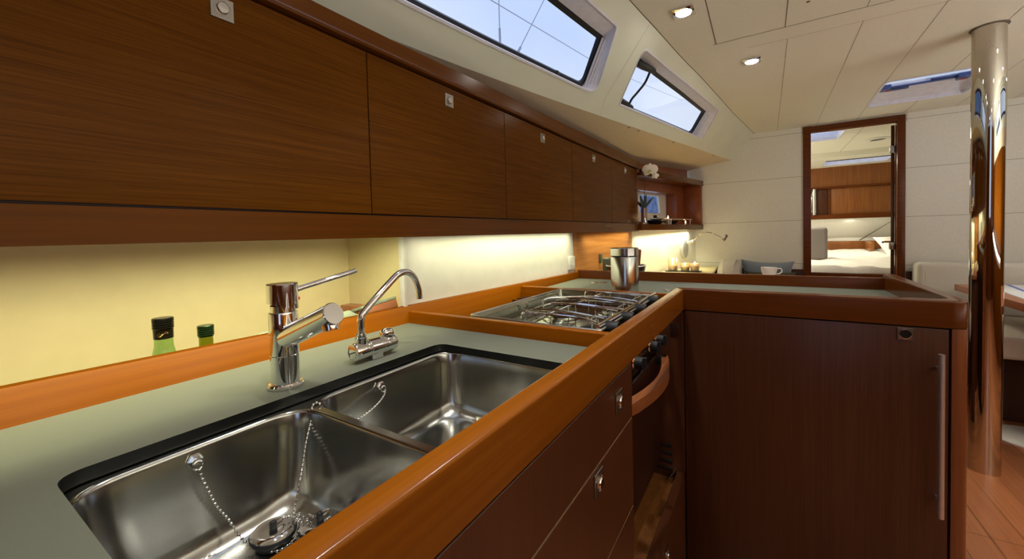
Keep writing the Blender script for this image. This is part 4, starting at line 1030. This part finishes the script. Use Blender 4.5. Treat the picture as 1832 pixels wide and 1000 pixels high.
# ------------------------------------------------------------------ lights under the lockers
def strip_light(name, a, b, w_, e, label, col=C_STRIP, spread=105, tilt=0):
    a = Vector(a); b = Vector(b); m_ = (a+b)/2; L = (b-a).length; ang = math.atan2((b-a).y, (b-a).x)
    t = thing(name, tuple(m_), label, 'lamp'); F_ = frame_at(m_+Vector((0, 0, .008)), (b-a))
    bm = newbm(); box(bm, -L/2, L/2, -w_/2-.003, w_/2+.003, -.004, .008, .001, 1, frame=F_); mk('housing', bm, 'white_plastic', t)
    area_lamp('strip_lamp', tuple(m_+Vector((0, 0, .002))), L, e, col, (math.radians(tilt), 0, ang), w_, spread, parent=t)
strip_light('strip_light', (-.30, .860, .036), (.76, .864, .038), .02, E_STRIP*1.02, 'strip light hidden behind the valance above the sink', spread=132, tilt=13)
strip_light('strip_light', (.86, .866, .036), (2.05, .866, .040), .02, E_STRIP*.62, 'strip light hidden behind the valance above the hob', tilt=8)
strip_light('strip_light', (2.2, .85, .030), (3.0, .83, .033), .02, E_STRIP*.3, 'strip light hidden behind the valance above the wood panel')
pa = FSP(.10, .012, .05); pb = FSP(1.05, .012, .05)
strip_light('strip_light', tuple(pa), tuple(pb), .03, E_NAV*.55, 'strip light under the open shelf in the corner', spread=110)

# downlights
def downlight(x, y, label, first=[None]):
    z = ceil_z(x)
    if first[0] is None:
        t = thing('ceiling_downlight', (x, y, z), label, 'downlight', 'square ceiling downlights')
        bm = newbm(); o_ = rounded([(-.040, -.040), (.040, -.040), (.040, .040), (-.040, .040)], .003, 2, 1); i_ = rounded([(-.031*math.sqrt(2)*.7, -.031), (.031, -.031), (.031, .031), (-.031, .031)], .0305, 6, 1)
        A_ = [(p[0]+x, p[1]+y) for p in o_]
        box(bm, x-.040, x+.040, y-.040, y+.040, z-.007, z, .0015, 2)
        mk('bezel', bm, 'chrome', t)
        bm = newbm(); lathe(bm, [(.030, -.0072), (.028, -.010), (.024, -.0095), (0, -.0092)], (x, y, z), seg=32); mk('lens', bm, 'led', t)
        area_lamp('lamp', (x, y, z-.012), .05, E_DOWN, C_DOWN, shape='DISK', spread=85, parent=t)
        first[0] = t; return t
    t = first[0]; p = Vector((x, y, z))-(ORG[t.name]-Vector((0, 0, H))); return dup(t, p, label)
t = thing('fill_uplight', (1.0, -2.50, -.30), 'long added fill uplight low on the starboard side, out of frame', 'lamp')  # added unseen uplight, put in to brighten the ceiling and walls
bm = newbm(); box(bm, -1.4, 2.4, -2.68, -2.32, -.34, -.305, .003); mk('housing', bm, 'white_plastic', t)
area_lamp('fill_uplight_lamp', (.5, -2.50, -.30), 3.6, E_FILL, (.94, .96, .90), (math.radians(180), 0, 0), .30, parent=t)
downlight(1.785, .271, 'square chrome ceiling downlight above the galley, nearer the camera of the two in view')
downlight(2.47, .047, 'square chrome ceiling downlight between the first one and the doorway')
for k, (x, y) in enumerate(((.72, .36), (.25, .30), (1.17, -1.22), (2.2, -1.20), (1.785, -2.01), (2.47, -1.79), (-1.4, -.3), (-.6, -1.1), (.2, -1.9), (3.3, -1.75))):
    downlight(x, y, ['square downlight over the hob end of the galley, out of frame', 'square downlight over the sink, out of frame', 'square downlight over the passage beside the pole, out of frame', 'square downlight just aft of the pole, out of frame', 'square downlight over the starboard side aft, out of frame', 'square downlight over the starboard side forward, out of frame', 'square downlight over the aft bulkhead, out of frame', 'square downlight over the companionway, out of frame', 'square downlight by the starboard quarter, out of frame', 'square downlight over the starboard settee, out of frame'][k])

# ------------------------------------------------------------------ mast support pole
bm = newbm(); tube(bm, [(2.742, -.876, -1.16), (2.692, -.862, ceil_z(2.69)-.0)], .0535, 64, caps=False)
pole = thing('support_pole', (2.742, -.876, -1.16), 'polished steel support pole from floor to ceiling', 'pole')
mk('pole_tube', bm, 'pole_steel', pole)
bm = newbm(); lathe(bm, [(.054, -.003), (.061, -.003), (.061, .0005)], (2.692, -.862, ceil_z(2.69)), seg=48); mk('top_collar', bm, 'seam', pole)

# ------------------------------------------------------------------ saloon table, settee
t = thing('saloon_table', (3.3, -1.4, -1.16), 'wood saloon table behind the steel pole with a book on it', 'table')
bm = newbm(); box(bm, 2.70, 3.89, -1.97, -1.098, -.443, -.400, .003); mk('table_top', bm, 'table_wood', t)
bm = newbm(); tube(bm, [(3.25, -1.235, -1.15), (3.25, -1.235, -.443)], .045, 32); mk('leg', bm, 'fabric_cream' if False else 'white_plastic', t)
bm = newbm(); lathe(bm, [(0, 0), (.175, 0), (.175, .006), (.16, .012), (.045, .016)], (3.25, -1.235, -1.16), seg=48); mk('base_disc', bm, 'white_plastic', t)
t = thing('book', (3.5, -1.4, -.4), 'white book with a blue stripe lying on the saloon table, right of the pole', 'book')
bm = newbm(); prism(bm, [(3.52, -1.19), (3.08, -1.145), (3.05, -1.50), (3.90, -1.56), (3.90, -1.30)], -.400, -.395, .001); mk('cover', bm, 'book_cover', t)
bm = newbm(); prism(bm, [(3.93, -1.335), (3.20, -1.225), (3.20, -1.24), (3.90, -1.352)], -.395, -.3945); mk('blue_stripe', bm, 'blue_print', t)
t = thing('settee', (3.7, -1.8, -1.16), 'cream upholstered settee along the bulkhead to the right of the doorway', 'sofa')
bm = newbm(); box(bm, 3.50, 4.17, -2.90, -.945, -1.16, -.745, .003); mk('settee_base', bm, 'sofa_base', t)
bm = newbm(); cushion(bm, 3.265, 4.02, -2.9, -.945, -.745, -.618, .022, 4); mk('seat_cushion', bm, 'fabric_cream', t)
bm = newbm(); cushion(bm, 4.00, 4.165, -2.9, -.945, -.64, -.262, .035, 5); bc = mk('back_cushion', bm, 'fabric_cream', t)
bm = newbm(); tube(bm, [(4.002, -.985, -.62), (3.998, -.985, -.33), (4.02, -.985, -.275), (4.06, -.985, -.262)], .0022, 6); mk('piping', bm, 'fabric_cream', bc)
bm = newbm(); box(bm, 3.492, 3.4995, -1.36, -1.27, -.80, -.758); mk('label_plate', bm, 'white_plastic', t)

# seat and desk by the forward bulkhead, port side
t = thing('chart_desk', (3.5, .5, -1.16), 'cream topped desk in the corner behind the galley peninsula', 'desk')
bm = newbm(); prism(bm, [(2.25, .88), (3.05, .845), (4.17, .55), (4.17, .365), (3.56, .345), (2.25, .345)], -.35, -.33, .002); mk('desk_top', bm, 'niche_wall', t)
bm = newbm(); prism(bm, [(2.27, .86), (3.05, .83), (4.16, .54), (4.16, .39), (3.5, .37), (2.27, .37)], -1.16, -.35); mk('desk_body', bm, 'veneer_z', t)
t = thing('armchair', (3.85, .0, -1.16), 'pale upholstered bench end with a rounded arm beside the chart desk', 'sofa')
bm = newbm()
lp = [(3.62, -.62), (3.62, -.40), (3.63, -.335), (3.67, -.292), (3.73, -.272), (4.05, -.258), (4.12, -.262), (4.165, -.29), (4.165, -.62)]
loop = [Vector((x, .325, z)) for x, z in lp]; extrude_loop(bm, loop, (0, -.16, 0))
bmesh.ops.bevel(bm, geom=[e for e in bm.edges if abs((e.verts[0].co-e.verts[1].co).y) < 1e-4 and e.verts[0].co.z > -.61], offset=.040, segments=5, affect='EDGES')
arm = mk('arm', bm, 'fabric_grey', t, angle=60)
arm.data.materials[0] = M['fabric_cream']
bm = newbm(); cushion(bm, 3.40, 4.165, -.27, .165, -.74, -.60, .03, 4); mk('seat_cushion', bm, 'fabric_cream', t)
bm = newbm(); box(bm, 3.45, 4.165, -.27, .325, -1.16, -.74, .003); mk('bench_base', bm, 'sofa_base', t)
Fp = Matrix.Translation((4.08, -.02, -.40)) @ Matrix.Rotation(math.radians(76), 4, 'Y') @ Matrix.Rotation(math.radians(2), 4, 'Z')
bm = newbm(); pillow(bm, (0, 0, 0), .29, .39, .11, Fp)
tag(mk('blue_cushion', bm, 'fabric_blue', angle=80), 'blue grey scatter cushion leaning on the bulkhead beside the pale bench arm', 'cushion')
Fp = Matrix.Translation((3.90, -.04, -.455)) @ Matrix.Rotation(math.radians(62), 4, 'Y')
bm = newbm(); pillow(bm, (0, 0, 0), .27, .36, .10, Fp)
tag(mk('olive_cushion', bm, 'fabric_olive', angle=80), 'dark olive cushion in front of the blue one, behind the teacup', 'cushion')
bm = newbm(); box(bm, 2.75, 3.30, -.30, .20, -.33, -.30, .003); 
bm.free()
t = thing('small_table', (2.95, -.06, -1.16), 'low side table behind the peninsula carrying the cup', 'table')
bm = newbm(); box(bm, 2.60, 3.15, -.26, .18, -.322, -.300, .003); mk('table_top', bm, 'table_wood', t)
bm = newbm(); box(bm, 2.65, 3.05, -.20, .13, -1.16, -.322, .003); mk('table_base', bm, 'veneer_z', t)
# cup and saucer
cx_, cy_ = 2.93, -.028; zc = -.300
t = thing('teacup', (cx_, cy_, zc+.008), 'white teacup with a loop handle behind the peninsula rail', 'cup')
bm = newbm(); lathe(bm, [(0, .003), (.018, .003), (.02, 0), (.022, .004), (.038, .022), (.0425, .044), (.044, .060), (.0425, .060), (.040, .044), (.034, .022), (0, .010)], (cx_, cy_, zc+.008), seg=40); mk('cup_bowl', bm, 'ceramic', t)
bm = newbm(); tube(bm, smoothpath([Vector((cx_+.020, cy_-.036, zc+.055)), Vector((cx_+.030, cy_-.058, zc+.060)), Vector((cx_+.034, cy_-.068, zc+.047)), Vector((cx_+.028, cy_-.058, zc+.030)), Vector((cx_+.016, cy_-.034, zc+.026))], 6), .0032, 8); mk('cup_handle', bm, 'ceramic', t)
bm = newbm(); lathe(bm, [(0, .002), (.028, 0), (.055, .005), (.070, .012), (.069, .013), (.05, .007), (0, .0045)], (cx_, cy_, zc), seg=40); tag(mk('saucer', bm, 'ceramic'), 'white saucer under the teacup', 'saucer')
# small brass ring object on the far rail
bm = newbm(); tube(bm, [(2.40+.03*math.cos(a), -.335+.035*math.sin(a), -.215) for a in [2*math.pi*k/20 for k in range(20)]], .004, 8, closed=True); box(bm, 2.36, 2.44, -.39, -.28, -.245, -.219, .004); box(bm, 2.37, 2.43, -.37, -.30, -1.16, -.245)
bm.free()

# ------------------------------------------------------------------ canister and kit behind it
c = Vector((1.655, .492, W))
t = thing('storage_canister', tuple(c), 'tall brushed steel lidded canister on the worktop beyond the hob', 'canister')
bm = newbm(); R_ = .0560; lathe(bm, [(0, 0), (R_-.002, 0), (R_, .003), (R_, .152), (R_-.001, .154), (R_-.003, .155)], c, seg=64); mk('canister_body', bm, 'steel', t)
bm = newbm(); lathe(bm, [(R_-.003, .154), (R_-.003, .158)], c, seg=64); mk('glass_band', bm, 'clear_glass', t)
bm = newbm(); lathe(bm, [(R_-.001, .158), (R_+.0006, .159), (R_+.0006, .188), (R_-.001, .190), (R_-.004, .1905), (0, .1905)], c, seg=64); mk('lid', bm, 'steel', t)
# basket of utensils behind the rail
t = thing('wire_basket', (2.40, .66, -.33), 'round dark basket with a pale rim behind the steel canister', 'basket')
bc_ = Vector((2.33, .685, -.33))
bm = newbm(); lathe(bm, [(0, .002), (.07, .002), (.10, .07), (.112, .14), (.108, .14), (.095, .07), (.065, .006)], bc_, seg=36); mk('bowl', bm, 'dark_clay', t)
bm = newbm(); tube(bm, [bc_+Vector((.111*math.cos(a), .111*math.sin(a), .142)) for a in [2*math.pi*k/40 for k in range(40)]], .004, 8, closed=True); mk('rim', bm, 'ceramic', t)
bm = newbm(); box(bm, 2.30, 2.345, .765, .820, -.33, -.142, .014, 4)
tag(mk('hand_torch', bm, 'plastic_grey'), 'small dark green handset standing behind the basket rim, left of the canister', 'handset')
bm = newbm(); tube(bm, [(2.33, .625, -.32), (2.31, .605, -.18), (2.30, .596, -.10), (2.299, .594, -.094)], [.007, .008, .010, .008], 10)
tag(mk('wooden_spoon', bm, 'shelf_wood'), 'dark wooden handle standing up just right of the canister', 'spoon')
bm = newbm(); box(bm, 2.435, 2.465, .872, .888, -.185, -.125, .004, 3); tag(mk('gas_switch', bm, 'plastic_grey'), 'small dark switch on the golden wood wall panel', 'switch')
bm = newbm(); box(bm, 2.03, 2.10, .905, .92, -.195, -.12, .003, 2); tag(mk('wall_socket', bm, 'white_plastic'), 'white wall socket at the right end of the bright galley wall', 'socket')

# ------------------------------------------------------------------ candles on the desk
t = thing('candle_tray', (3.60, .53, -.33), 'flat dark tray under the candles on the chart desk', 'tray')
bm = newbm(); box(bm, 3.50, 3.62, .43, .70, -.330, -.322, .002); mk('tray_plate', bm, 'dark_clay', t)
def candle(x, y, r, h, wax_h, label, k):
    z = -.322; t = thing('candle_holder', (x, y, z), label, 'candle', 'lit candles on the chart desk')
    bm = newbm(); lathe(bm, [(0, .001), (r*.86, .001), (r*.9, .004), (r, h), (r-.0025, h), (r*.86, .006), (0, .006)], (x, y, z), seg=36); mk('glass', bm, 'frosted', t)
    bm = newbm(); lathe(bm, [(0, .007), (r*.82, .007), (r*.86, wax_h), (0, wax_h-.002)], (x, y, z), seg=30); wx = mk('wax', bm, 'wax', t)
    bm = newbm(); tube(bm, [(x, y, z+wax_h-.002), (x, y, z+wax_h+.006)], .0012, 6); mk('wick', bm, 'black', wx)
    bm = newbm(); lathe(bm, [(0, 0), (.0035, .004), (.0045, .010), (.003, .018), (0, .028)], (x, y, z+wax_h+.004), seg=14); mk('flame', bm, 'flame', t)
    l = bpy.data.lights.new('candle_light', 'POINT'); l.energy = .32; l.color = (1, .66, .36); l.shadow_soft_size = .008
    o = bpy.data.objects.new('candle_light', l); COL.objects.link(o); o.parent = t; o.location = (0, 0, wax_h+.045)
candle(3.56, .648, .042, .105, .045, 'tallest frosted candle glass of the three on the chart desk', 0)
candle(3.56, .552, .038, .062, .038, 'middle short candle glass of the three on the chart desk', 1)
candle(3.56, .478, .036, .064, .046, 'rightmost candle glass of the three, nearest the pale bench arm', 2)

# wall lamp with a flexible arm
t = thing('wall_reading_lamp', (4.0, .60, -.15), 'oval white wall lamp with a thin curved arm and small chrome head', 'lamp')
nw = Vector((-.275, -.961, 0)); cw = Vector((3.93, .622, -.155)); uw = Vector((.961, -.275, 0))
bm = newbm(); rows = []
for s, dd in ((1, 0), (1, .012), (.9, .022), (.6, .028), (.0, .030)):
    rows.append([bm.verts.new(cw+uw*(.060*s*math.cos(a))+Vector((0, 0, .090*s*math.sin(a)))+nw*dd) for a in [2*math.pi*k/36 for k in range(36)]] if s > 0 else [bm.verts.new(cw+nw*dd)])
for A, B in zip(rows[:-1], rows[1:]):
    for k in range(36):
        j = (k+1) % 36
        if len(B) == 1: bm.faces.new((A[k], A[j], B[0]))
        else: bm.faces.new((A[k], A[j], B[j], B[k]))
mk('oval_plate', bm, 'lamp_plate', t)
a0_ = Vector((3.96, .540, -.085))
bm = newbm(); tube(bm, [a0_+Vector((-.005, .06, -.02)), a0_], .012, 14); mk('arm_socket', bm, 'chrome', t)
ar = smoothpath([a0_, Vector((3.95, .49, -.030)), Vector((3.92, .43, -.010)), Vector((3.89, .38, -.018)), Vector((3.87, .325, -.045)), Vector((3.86, .30, -.058))], 6)
bm = newbm(); tube(bm, ar, .0035, 8); mk('arm', bm, 'chrome', t)
hd = Vector((3.855, .278, -.060)); dv = Vector((.15, .52, -.85)).normalized()
bm = newbm(); lathe(bm, [(0, -.032), (.011, -.032), (.0125, -.028), (.0125, .026), (.011, .028), (.010, .024), (0, .024)], hd, dv, 24); mk('lamp_head', bm, 'chrome', t)

# ------------------------------------------------------------------ items on the open shelf
vp = Vector((3.015, .742, .0665))
vp = FSP(.045, .0665, -.0) ; vp = Vector((3.045, .752, .0665))
t = thing('orchid_vase', tuple(vp), 'slim silver glass vase with a white orchid at the end of the lockers', 'vase')
bm = newbm(); lathe(bm, [(0, .001), (.018, .001), (.0215, .006), (.0225, .012), (.0225, .118), (.0212, .118), (.021, .016), (0, .012)], vp, seg=32); mk('glass', bm, 'silver_glass', t)
bm = newbm()
for (dx, dy, hgt, lean) in ((-.012, .012, .105, .01), (.006, -.006, .115, .012), (.010, -.030, .09, .02), (-.002, .03, .07, .02)):
    base = vp+Vector((0, 0, .112)); n = 8; L_, R__ = [], []
    for k in range(n+1):
        u = k/n; c_ = base+Vector((dx*u*1.6+lean*u*u, dy*u*2.0, hgt*u)); wdt = .012*math.sin(math.pi*min(1, .12+u*.88))**.7
        L_.append(bm.verts.new(c_+Vector((.4, -.9, .1))*wdt)); R__.append(bm.verts.new(c_-Vector((.4, -.9, .1))*wdt))
    for k in range(n): bm.faces.new((L_[k], L_[k+1], R__[k+1], R__[k]))
r_ = bmesh.ops.solidify(bm, geom=bm.faces[:], thickness=.0015); mk('leaves', bm, 'leaf', t)
fc = Vector((2.98, .688, .452))
bm = newbm(); tube(bm, smoothpath([vp+Vector((0, 0, .10)), vp+Vector((-.012, -.006, .22)), vp+Vector((-.025, -.018, .33)), fc+Vector((.03, .02, -.05)), fc+Vector((.012, .01, 0))], 6), .0018, 6); mk('stem', bm, 'leaf', t)
vn = Vector((-.93, -.33, .05)).normalized(); u1 = vn.cross(Vector((0, 0, 1))).normalized(); u2 = u1.cross(vn)
bm = newbm()
def petal(ang, ln, wd, off=0):
    d_ = u1*math.cos(ang)+u2*math.sin(ang); e_ = -u1*math.sin(ang)+u2*math.cos(ang); n = 8; rows = []
    for i in range(n+1):
        u = i/n; wv = wd*math.sin(math.pi*(.08+.86*u))**.6; row = []
        for j in range(5):
            v = j/4*2-1; row.append(bm.verts.new(fc+d_*(ln*u)+e_*(wv*v)+vn*(off+.006*(1-v*v)-.012*u*u)))
        rows.append(row)
    for i in range(n):
        for j in range(4): bm.faces.new((rows[i][j], rows[i+1][j], rows[i+1][j+1], rows[i][j+1]))
for a, ln, wd, of in ((90, .052, .016, 0), (215, .050, .020, 0), (325, .050, .020, 0), (20, .056, .032, .003), (160, .056, .032, .003)): petal(math.radians(a), ln, wd, of)
fl_ = mk('orchid_flower', bm, 'petal', t, angle=80)
bm = newbm(); ball(bm, fc+vn*.010-u2*.008, .010, 10, 8, (1, 1, .8)); ball(bm, fc+vn*.012-u2*.016+u1*.012, .007, 10, 8); mk('flower_heart', bm, 'petal_heart', fl_)
bm = newbm(); fc2 = fc+Vector((.01, -.03, -.035)); fc_o = fc; fc = fc2
for a, ln, wd, of in ((250, .030, .012, .01), (200, .03, .012, .01), (310, .03, .013, .012)): petal(math.radians(a), ln, wd, of)
fc = fc_o; mk('orchid_bud', bm, 'petal', t, angle=80)
# dark covered bowl and dish
p = FSP(.42, .0665, .085)
t = thing('lidded_bowl', tuple(p), 'dark low lidded pot on the open shelf', 'pot')
bm = newbm(); lathe(bm, [(0, .001), (.038, .001), (.055, .012), (.086, .030), (.090, .036), (.084, .037)], p, seg=40); mk('pot_body', bm, 'dark_clay', t)
bm = newbm(); lathe(bm, [(.062, .035), (.045, .047), (.026, .056), (.014, .060), (.016, .070), (.012, .078), (0, .080)], p, seg=36); mk('lid', bm, 'dark_clay', t)
p = FSP(.72, .0665, .085); bm = newbm(); lathe(bm, [(0, .001), (.03, .001), (.055, .018), (.068, .034), (.064, .034), (.05, .020), (0, .006)], p, seg=36); tag(mk('dark_dish', bm, 'dark_clay'), 'small dark open dish on the shelf behind the tealight', 'dish')
for s, zz, d_, lb in ((.59, .080, .055, 'brighter tealight with a star flame in the middle of the open shelf'), (.92, .0, .045, 'dimmer tealight at the bulkhead end of the open shelf')):
    p = FSP(s, .0665, d_); t = thing('tealight', tuple(p), lb, 'candle', 'tealights on the open shelf'); hh = .050 if zz else .012
    bm = newbm(); lathe(bm, [(0, .001), (.018, .001), (.020, hh), (.018, hh), (.017, .003)], p, seg=24); mk('glass', bm, 'frosted' if hh > .02 else 'steel_plate', t)
    bm = newbm(); lathe(bm, [(0, .004), (.016, .004), (.016, hh-.004), (0, hh-.005)], p, seg=20); mk('wax', bm, 'wax', t)
    bm = newbm(); lathe(bm, [(0, 0), (.004, .004), (.005, .010), (.003, .017), (0, .026)], p+Vector((0, 0, hh)), seg=14); mk('flame', bm, 'flame', t)
    l = bpy.data.lights.new('tealight_light', 'POINT'); l.energy = .06; l.color = (1, .55, .25); l.shadow_soft_size = .008
    o = bpy.data.objects.new('tealight_light', l); COL.objects.link(o); o.parent = t; o.location = (0, -.0, hh+.04)
